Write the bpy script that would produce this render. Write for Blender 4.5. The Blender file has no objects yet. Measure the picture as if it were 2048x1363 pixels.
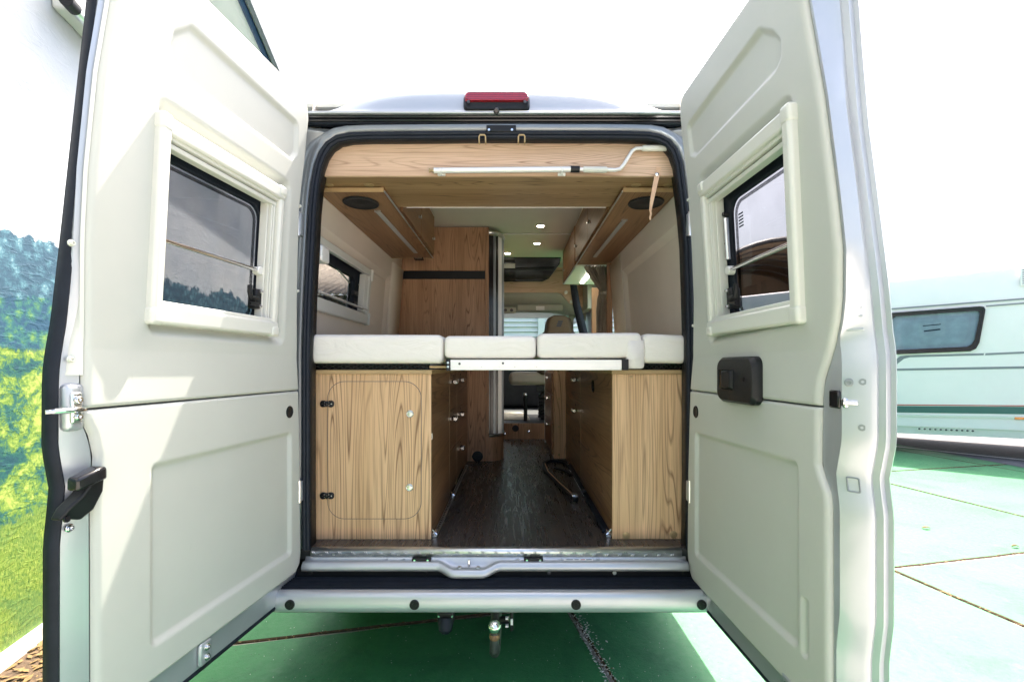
import bpy, bmesh, math, random
import numpy as np
from mathutils import Vector, Matrix, Euler

random.seed(4)
rng = np.random.default_rng(4)
S = bpy.context.scene
COL = S.collection
PI = math.pi
rad = math.radians

# ------------------------------------------------------------------ camera, sky, sun, exposure
FL, CX, HY, CH = 910.0, 1024.0, 732.0, 1.36        # focal length in photo pixels, principal point, eye height
cam_d = bpy.data.cameras.new('camera')
cam = bpy.data.objects.new('camera', cam_d)
COL.objects.link(cam)
cam.location = (0, 0, CH)
cam.rotation_euler = (rad(90), 0, 0)
cam_d.sensor_width = 36
cam_d.lens = FL / 2048 * 36
cam_d.shift_y = (HY - 681.5) / 2048
cam_d.clip_start = 0.02
cam_d.clip_end = 3000
S.camera = cam

SUN_DIR = Vector((0.205, 0.485, 1.0)).normalized()     # towards the sun: in front, high, a little to the right
elev = math.asin(SUN_DIR.z)
azim = math.atan2(SUN_DIR.x, SUN_DIR.y)
world = bpy.data.worlds.new('World')
S.world = world
world.use_nodes = True
wn = world.node_tree
for n in list(wn.nodes):
    wn.nodes.remove(n)
sky = wn.nodes.new('ShaderNodeTexSky')
sky.sky_type = 'NISHITA'
sky.sun_disc = False
sky.sun_elevation = elev
sky.sun_rotation = azim
sky.air_density = 1.0
sky.dust_density = 6.5
sky.ozone_density = 0.6
bg = wn.nodes.new('ShaderNodeBackground')
bg.inputs['Strength'].default_value = 0.13
wo = wn.nodes.new('ShaderNodeOutputWorld')
wn.links.new(sky.outputs[0], bg.inputs[0])
wn.links.new(bg.outputs[0], wo.inputs[0])

sl = bpy.data.lights.new('sun', 'SUN')
sl.energy = 3.8
sl.angle = rad(0.6)
sl.color = (1.0, 0.92, 0.80)
so = bpy.data.objects.new('sun', sl)
COL.objects.link(so)
so.location = (0, 0, 30)
so.rotation_euler = (-SUN_DIR).to_track_quat('-Z', 'Y').to_euler()

S.view_settings.view_transform = 'Standard'
S.view_settings.look = 'None'
S.view_settings.gamma = 1.0
S.view_settings.use_curve_mapping = False
S.view_settings.exposure = 2.2
S.cycles.max_bounces = 14
S.cycles.diffuse_bounces = 6
S.cycles.glossy_bounces = 5
S.cycles.transmission_bounces = 6
S.cycles.transparent_max_bounces = 16
S.cycles.caustics_reflective = False
S.cycles.caustics_refractive = False
S.cycles.sample_clamp_indirect = 6.0
S.cycles.use_denoising = True

# ------------------------------------------------------------------ small helpers
def P(px, py, d):
    """point at depth d that the photo shows at pixel (px, py)"""
    return ((px - CX) / FL * d, d, CH - (py - HY) / FL * d)

def G(px, py, z=0.0):
    """point on the horizontal plane z"""
    d = FL * (CH - z) / (py - HY)
    return ((px - CX) / FL * d, d, z)

def lerp_tab(tab, z):
    xs = [t[0] for t in tab]
    ys = [t[1] for t in tab]
    return float(np.interp(z, xs, ys))

def rrect(a0, a1, b0, b1, r, k=5):
    pts = []
    r = min(r, (a1 - a0) / 2 - 1e-4, (b1 - b0) / 2 - 1e-4)
    for (ca, cb, t0) in ((a1 - r, b1 - r, 0), (a0 + r, b1 - r, 90), (a0 + r, b0 + r, 180), (a1 - r, b0 + r, 270)):
        for i in range(k + 1):
            t = rad(t0 + 90 * i / k)
            pts.append((ca + r * math.cos(t), cb + r * math.sin(t)))
    return pts

class MB:
    def __init__(s):
        s.v = []
        s.f = []
    def add(s, vs, fs):
        o = len(s.v)
        s.v += [tuple(v) for v in vs]
        s.f += [tuple(i + o for i in f) for f in fs]
        return s
    def box(s, x0, x1, y0, y1, z0, z1):
        v = [(x0, y0, z0), (x1, y0, z0), (x1, y1, z0), (x0, y1, z0), (x0, y0, z1), (x1, y0, z1), (x1, y1, z1), (x0, y1, z1)]
        return s.add(v, [(0, 3, 2, 1), (4, 5, 6, 7), (0, 1, 5, 4), (1, 2, 6, 5), (2, 3, 7, 6), (3, 0, 4, 7)])
    def loft(s, loops, closed=True, caps=True):
        n = len(loops[0])
        vs = [p for l in loops for p in l]
        fs = []
        for i in range(len(loops) - 1):
            for j in range(n if closed else n - 1):
                k = (j + 1) % n
                fs.append((i * n + j, i * n + k, (i + 1) * n + k, (i + 1) * n + j))
        if caps and closed:
            fs.append(tuple(reversed(range(n))))
            fs.append(tuple((len(loops) - 1) * n + j for j in range(n)))
        return s.add(vs, fs)
    def prism(s, poly, axis, a0, a1):
        """polygon in the two other axes, extruded along axis"""
        def mk(p, a):
            return {'x': (a, p[0], p[1]), 'y': (p[0], a, p[1]), 'z': (p[0], p[1], a)}[axis]
        return s.loft([[mk(p, a0) for p in poly], [mk(p, a1) for p in poly]])
    def ring(s, outer, inner, axis, a0, a1):
        def mk(p, a):
            return {'x': (a, p[0], p[1]), 'y': (p[0], a, p[1]), 'z': (p[0], p[1], a)}[axis]
        n = len(outer)
        vs = [mk(p, a0) for p in outer] + [mk(p, a0) for p in inner] + [mk(p, a1) for p in outer] + [mk(p, a1) for p in inner]
        fs = []
        for j in range(n):
            k = (j + 1) % n
            fs += [(j, k, n + k, n + j), (2 * n + k, 2 * n + j, 3 * n + j, 3 * n + k),
                   (k, j, 2 * n + j, 2 * n + k), (n + j, n + k, 3 * n + k, 3 * n + j)]
        return s.add(vs, fs)
    def tube(s, pts, r, k=10, closed=False, caps=True):
        pts = [Vector(p) for p in pts]
        n = len(pts)
        rs = r if isinstance(r, (list, tuple)) else [r] * n
        loops = []
        up = None
        for i in range(n):
            if closed:
                t = (pts[(i + 1) % n] - pts[i - 1]).normalized()
            else:
                t = (pts[min(i + 1, n - 1)] - pts[max(i - 1, 0)]).normalized()
            if up is None:
                up = Vector((0, 0, 1)) if abs(t.z) < .9 else Vector((1, 0, 0))
            a = t.cross(up)
            if a.length < 1e-5:
                a = t.cross(Vector((0, 1, 0)))
            a.normalize()
            b = a.cross(t).normalized()
            up = b
            loops.append([pts[i] + a * (rs[i] * math.cos(2 * PI * j / k)) + b * (rs[i] * math.sin(2 * PI * j / k)) for j in range(k)])
        if closed:
            loops.append(loops[0])
            return s.loft(loops, True, False)
        return s.loft(loops, True, caps)
    def cyl(s, c, axis, r, h0, h1, k=20, r2=None):
        r2 = r if r2 is None else r2
        c = Vector(c)
        ax = Vector(axis).normalized()
        a = ax.cross(Vector((0, 0, 1)) if abs(ax.z) < .9 else Vector((1, 0, 0))).normalized()
        b = ax.cross(a).normalized()
        l0 = [c + ax * h0 + (a * math.cos(2 * PI * j / k) + b * math.sin(2 * PI * j / k)) * r for j in range(k)]
        l1 = [c + ax * h1 + (a * math.cos(2 * PI * j / k) + b * math.sin(2 * PI * j / k)) * r2 for j in range(k)]
        return s.loft([l0, l1])
    def lathe(s, c, axis, prof, k=20):
        """prof: list of (radius, height)"""
        c = Vector(c)
        ax = Vector(axis).normalized()
        a = ax.cross(Vector((0, 0, 1)) if abs(ax.z) < .9 else Vector((1, 0, 0))).normalized()
        b = ax.cross(a).normalized()
        loops = [[c + ax * h + (a * math.cos(2 * PI * j / k) + b * math.sin(2 * PI * j / k)) * max(r, 1e-4) for j in range(k)] for r, h in prof]
        return s.loft(loops)
    def sphere(s, c, r, k=16, sc=(1, 1, 1)):
        loops = []
        for i in range(1, k // 2):
            t = PI * i / (k // 2)
            loops.append([(c[0] + sc[0] * r * math.sin(t) * math.cos(2 * PI * j / k), c[1] + sc[1] * r * math.sin(t) * math.sin(2 * PI * j / k), c[2] + sc[2] * r * math.cos(t)) for j in range(k)])
        return s.loft(loops)
    def strip(s, pts, w, h, up=(0, 0, 1)):
        """flat band swept along pts, w across, h thick"""
        pts = [Vector(p) for p in pts]
        n = len(pts)
        up = Vector(up)
        loops = []
        for i in range(n):
            t = (pts[min(i + 1, n - 1)] - pts[max(i - 1, 0)]).normalized()
            a = t.cross(up)
            a = a.normalized() if a.length > 1e-5 else Vector((1, 0, 0))
            b = a.cross(t).normalized()
            loops.append([pts[i] + a * (w / 2) - b * (h / 2), pts[i] + a * (w / 2) + b * (h / 2), pts[i] - a * (w / 2) + b * (h / 2), pts[i] - a * (w / 2) - b * (h / 2)])
        return s.loft(loops)
    def sheet(s, fn, us, vs_, holes=()):
        """grid sheet; fn(u, v) -> xyz; cells whose centre lies in a hole are left out"""
        nu, nv = len(us), len(vs_)
        vv = [fn(u, v) for v in vs_ for u in us]
        ff = []
        for j in range(nv - 1):
            for i in range(nu - 1):
                uc, vc = (us[i] + us[i + 1]) / 2, (vs_[j] + vs_[j + 1]) / 2
                if any(h[0] < uc < h[1] and h[2] < vc < h[3] for h in holes):
                    continue
                ff.append((j * nu + i, j * nu + i + 1, (j + 1) * nu + i + 1, (j + 1) * nu + i))
        return s.add(vv, ff)
    def map(s, fn):
        s.v = [tuple(fn(*v)) for v in s.v]
        return s
    def build(s, name, mat, parent=None, bevel=0, smooth=35, solid=0, seg=2, fix=True):
        me = bpy.data.meshes.new(name)
        me.from_pydata(s.v, [], s.f)
        if fix:
            bm = bmesh.new()
            bm.from_mesh(me)
            bmesh.ops.recalc_face_normals(bm, faces=bm.faces)
            bm.to_mesh(me)
            bm.free()
        return link(name, me, mat, parent, bevel, smooth, solid, seg)

def link(name, me, mat, parent=None, bevel=0, smooth=35, solid=0, seg=2):
    o = bpy.data.objects.new(name, me)
    COL.objects.link(o)
    if mat is not None and not me.materials:
        me.materials.append(mat)
    if smooth:
        me.polygons.foreach_set('use_smooth', [True] * len(me.polygons))
        me.set_sharp_from_angle(angle=rad(smooth))
    if parent is not None:
        o.parent = parent
        w = world_loc(parent)
        o.location = (-w[0], -w[1], -w[2])
    if solid:
        m = o.modifiers.new('solid', 'SOLIDIFY')
        m.thickness = solid
        m.offset = 0
    if bevel:
        m = o.modifiers.new('bevel', 'BEVEL')
        m.width = bevel
        m.segments = seg
        m.limit_method = 'ANGLE'
        m.angle_limit = rad(40)
        m.harden_normals = False
    return o

def world_loc(o):
    v = Vector((0, 0, 0))
    while o is not None:
        v += o.location
        o = o.parent
    return v

def tag(o, label=None, cat=None, group=None, kind=None):
    if label: o['label'] = label
    if cat: o['category'] = cat
    if group: o['group'] = group
    if kind: o['kind'] = kind
    return o

def thing(name, loc, label, cat, group=None):
    o = bpy.data.objects.new(name, None)
    COL.objects.link(o)
    o.empty_display_size = .1
    o.location = loc
    return tag(o, label, cat, group)

# ------------------------------------------------------------------ materials
def new_mat(name):
    m = bpy.data.materials.new(name)
    m.use_nodes = True
    nt = m.node_tree
    return m, nt, nt.nodes['Principled BSDF']

def nd(nt, t, **kw):
    n = nt.nodes.new(t)
    for k, v in kw.items():
        if k in n.inputs.keys():
            n.inputs[k].default_value = v
        else:
            setattr(n, k, v)
    return n

def ramp(nt, fac, stops):
    r = nt.nodes.new('ShaderNodeValToRGB')
    el = r.color_ramp.elements
    while len(el) < len(stops):
        el.new(.5)
    for e, (p, c) in zip(el, stops):
        e.position = p
        e.color = (*c, 1) if len(c) == 3 else c
    nt.links.new(fac, r.inputs[0])
    return r.outputs[0]

def coords(nt, scale=(1, 1, 1), kind='Object'):
    tc = nt.nodes.new('ShaderNodeTexCoord')
    mp = nt.nodes.new('ShaderNodeMapping')
    mp.inputs['Scale'].default_value = scale
    nt.links.new(tc.outputs[kind], mp.inputs[0])
    return mp.outputs[0]

def noise(nt, vec, scale, detail=4, rough=.5, dist=0):
    n = nt.nodes.new('ShaderNodeTexNoise')
    n.inputs['Scale'].default_value = scale
    n.inputs['Detail'].default_value = detail
    n.inputs['Roughness'].default_value = rough
    n.inputs['Distortion'].default_value = dist
    nt.links.new(vec, n.inputs['Vector'])
    return n.outputs['Fac']

def mixc(nt, fac, a, b, mode='MIX'):
    m = nt.nodes.new('ShaderNodeMix')
    m.data_type = 'RGBA'
    m.blend_type = mode
    def put(sock, v):
        if hasattr(v, 'is_output'):
            nt.links.new(v, sock)
        elif isinstance(v, (int, float)):
            sock.default_value = v
        else:
            sock.default_value = (*v, 1)
    put(m.inputs['Factor'], fac)
    put(m.inputs['A'], a)
    put(m.inputs['B'], b)
    return m.outputs['Result']

def mth(nt, op, a, b=None, clamp=False):
    m = nt.nodes.new('ShaderNodeMath')
    m.operation = op
    m.use_clamp = clamp
    for i, v in enumerate((a, b)):
        if v is None: continue
        if hasattr(v, 'is_output'):
            nt.links.new(v, m.inputs[i])
        else:
            m.inputs[i].default_value = v
    return m.outputs[0]

def bump(nt, bsdf, h, strength=.2, dist=.002):
    b = nt.nodes.new('ShaderNodeBump')
    b.inputs['Strength'].default_value = strength
    b.inputs['Distance'].default_value = dist
    nt.links.new(h, b.inputs['Height'])
    nt.links.new(b.outputs[0], bsdf.inputs['Normal'])

def plain(name, col, rough=.5, metal=0, var=.08, vs=7, bs=0, bstr=.15, bdist=.001, coat=0, spec=.5):
    m, nt, b = new_mat(name)
    v = coords(nt)
    n = noise(nt, v, vs, 5, .6)
    dark = tuple(c * (1 - var) for c in col)
    lite = tuple(min(1, c * (1 + var)) for c in col)
    nt.links.new(ramp(nt, n, [(.3, dark), (.7, lite)]), b.inputs['Base Color'])
    nt.links.new(mth(nt, 'ADD', mth(nt, 'MULTIPLY', noise(nt, v, vs * 3, 4), .16), rough - .08), b.inputs['Roughness'])
    b.inputs['Metallic'].default_value = metal
    b.inputs['Specular IOR Level'].default_value = spec
    b.inputs['Coat Weight'].default_value = coat
    b.inputs['Coat Roughness'].default_value = .08
    if bs:
        bump(nt, b, noise(nt, v, bs, 3, .6), bstr, bdist)
    return m

def wood(name, along, light, mid, dark, rough=.42, scale=1.0, off=0.0):
    m, nt, b = new_mat(name)
    a = 'xyz'.index(along)
    sc = [1.0 * scale] * 3
    sc[a] = .062 * scale
    tc = nt.nodes.new('ShaderNodeTexCoord')
    mp = nt.nodes.new('ShaderNodeMapping')
    mp.inputs['Scale'].default_value = sc
    mp.inputs['Location'].default_value = (off, off * .7, off * 1.3)
    nt.links.new(tc.outputs['Object'], mp.inputs[0])
    v = mp.outputs[0]
    broad = noise(nt, v, 7, 3, .5, .4)
    col = ramp(nt, broad, [(.32, mid), (.62, light)])
    # growth rings: contour lines of a stretched noise field
    field = noise(nt, v, 6.0, 2.0, .40, .14)
    rings = mth(nt, 'FRACT', mth(nt, 'MULTIPLY', field, 30))
    tri = mth(nt, 'ABSOLUTE', mth(nt, 'SUBTRACT', rings, .5))
    line = ramp(nt, tri, [(.33, (0, 0, 0)), (.5, (1, 1, 1))])
    amt = mth(nt, 'MULTIPLY', mth(nt, 'MULTIPLY', line, .86), ramp(nt, noise(nt, v, 11, 3, .6), [(.38, (.15, .15, .15)), (.62, (1, 1, 1))]))
    col = mixc(nt, amt, col, dark)
    sc2 = [170.0 * scale] * 3
    sc2[a] = 3.0 * scale
    v2 = coords(nt, tuple(sc2))
    fib = noise(nt, v2, 1.0, 3, .6)
    col = mixc(nt, mth(nt, 'MULTIPLY', ramp(nt, fib, [(.36, (1, 1, 1)), (.52, (0, 0, 0))]), .34), col, dark)
    nt.links.new(col, b.inputs['Base Color'])
    b.inputs['Roughness'].default_value = rough
    b.inputs['Specular IOR Level'].default_value = .35
    bump(nt, b, fib, .08, .0006)
    return m

def glass(name, tint, rough=.015, refl=1.0):
    m = bpy.data.materials.new(name)
    m.use_nodes = True
    nt = m.node_tree
    for n in list(nt.nodes): nt.nodes.remove(n)
    out = nt.nodes.new('ShaderNodeOutputMaterial')
    tr = nt.nodes.new('ShaderNodeBsdfTransparent')
    v = coords(nt)
    nt.links.new(ramp(nt, noise(nt, v, 9, 3), [(.3, tuple(c * .93 for c in tint)), (.7, tint)]), tr.inputs[0])
    gl = nt.nodes.new('ShaderNodeBsdfGlossy')
    gl.inputs['Roughness'].default_value = rough
    lw = nt.nodes.new('ShaderNodeLayerWeight')       # 1 - cos of the viewing angle, the same from both sides
    lw.inputs[0].default_value = .5
    sch = mth(nt, 'ADD', mth(nt, 'MULTIPLY', mth(nt, 'POWER', lw.outputs['Facing'], 5.0), .93), .035)
    mx = nt.nodes.new('ShaderNodeMixShader')
    nt.links.new(mth(nt, 'MULTIPLY', sch, refl * .6), mx.inputs[0])
    nt.links.new(tr.outputs[0], mx.inputs[1])
    nt.links.new(gl.outputs[0], mx.inputs[2])
    nt.links.new(mx.outputs[0], out.inputs[0])
    return m

def emit(name, col, strength):
    m, nt, b = new_mat(name)
    b.inputs['Base Color'].default_value = (*col, 1)
    b.inputs['Emission Color'].default_value = (*col, 1)
    b.inputs['Emission Strength'].default_value = strength
    return m

M = {}
def panel_mat(name, col):
    m, nt, b = new_mat(name)
    v = coords(nt)
    n = noise(nt, v, 4, 5, .6)
    c = ramp(nt, n, [(.3, tuple(x * .95 for x in col)), (.7, col)])
    # a few scuffs, stretched upwards
    sv = coords(nt, (30, 30, 6))
    sc = ramp(nt, noise(nt, sv, 1.0, 6, .7, .5), [(.67, (0, 0, 0)), (.79, (1, 1, 1))])
    c = mixc(nt, mth(nt, 'MULTIPLY', sc, .32), c, tuple(x * .55 for x in col))
    nt.links.new(c, b.inputs['Base Color'])
    b.inputs['Roughness'].default_value = .5
    b.inputs['Specular IOR Level'].default_value = .4
    bump(nt, b, noise(nt, v, 420, 2, .6), .10, .0006)
    return m
M['panel'] = panel_mat('door_panel_plastic', (.53, .545, .51))
M['silver'] = plain('silver_paint', (.47, .50, .54), .36, .5, .03, 5, 300, .03, .0003, coat=.6)
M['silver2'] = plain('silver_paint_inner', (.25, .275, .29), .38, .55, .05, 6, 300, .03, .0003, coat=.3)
M['roofw'] = plain('roof_silver_paint', (.27, .32, .39), .42, .1, .03, 3, coat=.2)
M['rubber'] = plain('black_rubber', (.009, .013, .022), .55, 0, .2, 20, 160, .15, .0008, spec=.25)
M['black'] = plain('black_plastic', (.011, .012, .014), .42, 0, .15, 20, 300, .12, .0005, spec=.3)
M['gloss_black'] = plain('gloss_black', (.012, .012, .014), .16, 0, .1, 9)
M['cream'] = plain('cream_frame_plastic', (.66, .67, .625), .36, 0, .02, 6, coat=.1)
M['chrome'] = plain('chrome', (.80, .80, .80), .14, 1, .03, 12)
M['alu'] = plain('aluminium', (.74, .75, .75), .30, 1, .05, 18)
M['alu_w'] = plain('white_aluminium', (.80, .80, .78), .35, .25, .03, 14)
M['tread'] = plain('tread_aluminium', (.66, .68, .69), .33, .9, .10, 25)
M['steel_dk'] = plain('dark_steel', (.10, .10, .11), .45, .7, .3, 18, 90, .2, .001)
M['rust'] = plain('rusty_steel', (.22, .13, .07), .65, .4, .45, 60, 120, .3, .001)
M['lining'] = plain('beige_wall_lining', (.66, .585, .50), .85, 0, .03, 4, 500, .18, .0006)
M['lining_lt'] = plain('cream_wall_lining', (.72, .66, .56), .75, 0, .03, 4, 400, .12, .0005)
M['ceil'] = plain('ceiling_lining', (.62, .61, .54), .8, 0, .03, 3, 300, .1, .0005)
M['cloth'] = plain('white_mattress_cloth', (.76, .735, .69), .85, 0, .03, 6, 520, .25, .0008)
def cloth_mat():
    m = M['cloth']
    nt = m.node_tree
    b = nt.nodes['Principled BSDF']
    v = coords(nt)
    cr = noise(nt, coords(nt, (1.0, 1.0, 2.6)), 7, 5, .55, 1.2)
    h = mth(nt, 'ADD', mth(nt, 'MULTIPLY', cr, 1.0), mth(nt, 'MULTIPLY', noise(nt, v, 500, 2, .6), .05))
    bump(nt, b, h, .55, .012)
cloth_mat()
M['curtain'] = plain('taupe_curtain_cloth', (.38, .33, .26), .9, 0, .12, 8, 600, .3, .001)
M['leather'] = plain('beige_leather', (.62, .42, .28), .6, 0, .1, 25, 260, .2, .0006)
M['seat'] = plain('beige_seat_leather', (.50, .44, .36), .5, 0, .06, 6, 260, .2, .0008)
M['seat_dk'] = plain('brown_seat_leather', (.13, .10, .07), .5, 0, .1, 6, 260, .2, .0008)
M['cab'] = plain('cab_plastic', (.42, .43, .36), .7, 0, .04, 5, 300, .1, .0005)
M['dark'] = plain('dark_cab_plastic', (.03, .032, .034), .6, 0, .2, 8)
M['red'] = None
M['knob'] = plain('satin_knob', (.62, .64, .63), .28, 1, .04, 20)
M['brass'] = plain('brass_cap', (.40, .30, .16), .4, .4, .1, 20)
M['paper'] = plain('white_paper', (.80, .80, .78), .8, 0, .05, 30)
M['ink'] = plain('dark_print', (.05, .06, .09), .6, 0, .2, 30)
M['redink'] = plain('red_print', (.5, .03, .03), .6, 0, .1, 30)
M['mat_paper'] = plain('beige_floor_mat', (.55, .50, .40), .9, 0, .15, 20, 120, .3, .002)
WL, WM, WD = (.72, .485, .29), (.57, .365, .20), (.13, .06, .028)
M['wood_z'] = wood('wood_upright', 'z', WL, WM, WD)
M['wood_x'] = wood('wood_across', 'x', (.70, .515, .375), (.59, .41, .285), (.22, .12, .07), scale=1.35, off=3.1)
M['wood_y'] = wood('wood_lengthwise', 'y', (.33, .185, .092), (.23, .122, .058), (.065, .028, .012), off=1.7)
M['wood_w'] = wood('wood_wardrobe', 'z', (.53, .315, .185), (.40, .225, .125), (.13, .06, .03), scale=1.35, off=5.3)
M['wood_x_shaded'] = wood('wood_header_shaded', 'x', (.40, .265, .135), (.29, .18, .085), (.085, .042, .018), scale=1.3, off=2.2)  # darker copy of the header wood, underside shade put into its colour
M['edge'] = plain('wood_edge_band', (.42, .29, .15), .5, 0, .1, 20)

def red_mat():
    m, nt, b = new_mat('red_lamp_lens')
    v = coords(nt, (1, 1, 1))
    w = nt.nodes.new('ShaderNodeTexWave')
    w.bands_direction = 'Z'
    w.inputs['Scale'].default_value = 40
    w.inputs['Distortion'].default_value = .6
    nt.links.new(v, w.inputs[0])
    nt.links.new(ramp(nt, w.outputs['Fac'], [(0, (.13, .003, .008)), (1, (.36, .006, .022))]), b.inputs['Base Color'])
    b.inputs['Roughness'].default_value = .12
    b.inputs['Coat Weight'].default_value = 1
    return m
M['red'] = red_mat()

def floor_mat():
    m, nt, b = new_mat('dark_wood_floor')
    v = coords(nt, (1, .12, 1))
    v2 = coords(nt, (60, 5, 1))
    f = noise(nt, v, 9, 4, .6, .6)
    fib = noise(nt, v2, 1.0, 5, .65, .8)
    rings = mth(nt, 'FRACT', mth(nt, 'MULTIPLY', noise(nt, v, 5, 3, .5, .5), 14))
    c = ramp(nt, f, [(.3, (.028, .024, .022)), (.7, (.066, .056, .050))])
    c = mixc(nt, mth(nt, 'MULTIPLY', ramp(nt, fib, [(.52, (0, 0, 0)), (.68, (1, 1, 1))]), .5), c, (.12, .095, .08))
    nt.links.new(c, b.inputs['Base Color'])
    nt.links.new(ramp(nt, fib, [(.35, (.20, .20, .20)), (.65, (.42, .42, .42))]), b.inputs['Roughness'])
    h = mth(nt, 'ADD', fib, mth(nt, 'MULTIPLY', rings, .5))
    bump(nt, b, h, .6, .0011)
    b.inputs['Specular IOR Level'].default_value = .7
    return m
M['floor'] = floor_mat()

def slab_mat():
    m, nt, b = new_mat('green_painted_concrete')
    v = coords(nt)
    tcw = nt.nodes.new('ShaderNodeNewGeometry')
    wv = tcw.outputs['Position']
    big = noise(nt, wv, 1.1, 5, .6)
    fine = noise(nt, wv, 35, 5, .7)
    c = ramp(nt, big, [(.3, (.030, .165, .060)), (.7, (.046, .215, .082))])
    oi = nt.nodes.new('ShaderNodeObjectInfo')
    c = mixc(nt, mth(nt, 'MULTIPLY', oi.outputs['Random'], .22), c, (.09, .30, .17))
    wear = ramp(nt, noise(nt, wv, 5, 8, .72), [(.60, (0, 0, 0)), (.74, (1, 1, 1))])
    c = mixc(nt, mth(nt, 'MULTIPLY', wear, .5), c, (.16, .27, .20))
    stain = ramp(nt, noise(nt, wv, 2.2, 6, .7, .6), [(.36, (1, 1, 1)), (.50, (0, 0, 0))])
    c = mixc(nt, mth(nt, 'MULTIPLY', stain, .45), c, (.014, .09, .045))
    spots = ramp(nt, noise(nt, wv, 70, 3, .6), [(.30, (1, 1, 1)), (.36, (0, 0, 0))])
    flecks = ramp(nt, noise(nt, wv, 42, 4, .7), [(.70, (0, 0, 0)), (.75, (1, 1, 1))])
    c = mixc(nt, mth(nt, 'MULTIPLY', flecks, .7), c, (.42, .46, .42))
    c = mixc(nt, mth(nt, 'MULTIPLY', spots, .7), c, (.012, .03, .018))
    nt.links.new(c, b.inputs['Base Color'])
    nt.links.new(ramp(nt, fine, [(.3, (.46, .46, .46)), (.7, (.7, .7, .7))]), b.inputs['Roughness'])
    b.inputs['Specular IOR Level'].default_value = .38
    bump(nt, b, mth(nt, 'ADD', fine, mth(nt, 'MULTIPLY', noise(nt, wv, 260, 2, .5), .5)), .6, .004)
    return m
M['slab'] = slab_mat()
M['dirt'] = plain('joint_dirt', (.075, .048, .028), .95, 0, .5, 40, 60, .6, .01)
M['asphalt'] = plain('grey_asphalt', (.12, .12, .13), .9, 0, .25, 12, 150, .5, .004)
M['concrete'] = plain('pale_concrete', (.40, .375, .34), .85, 0, .15, 3, 60, .3, .004)
M['line'] = plain('white_road_paint', (.75, .75, .74), .7, 0, .08, 20)
M['kerb'] = plain('white_plinth', (.74, .74, .72), .6, 0, .06, 6)

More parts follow.
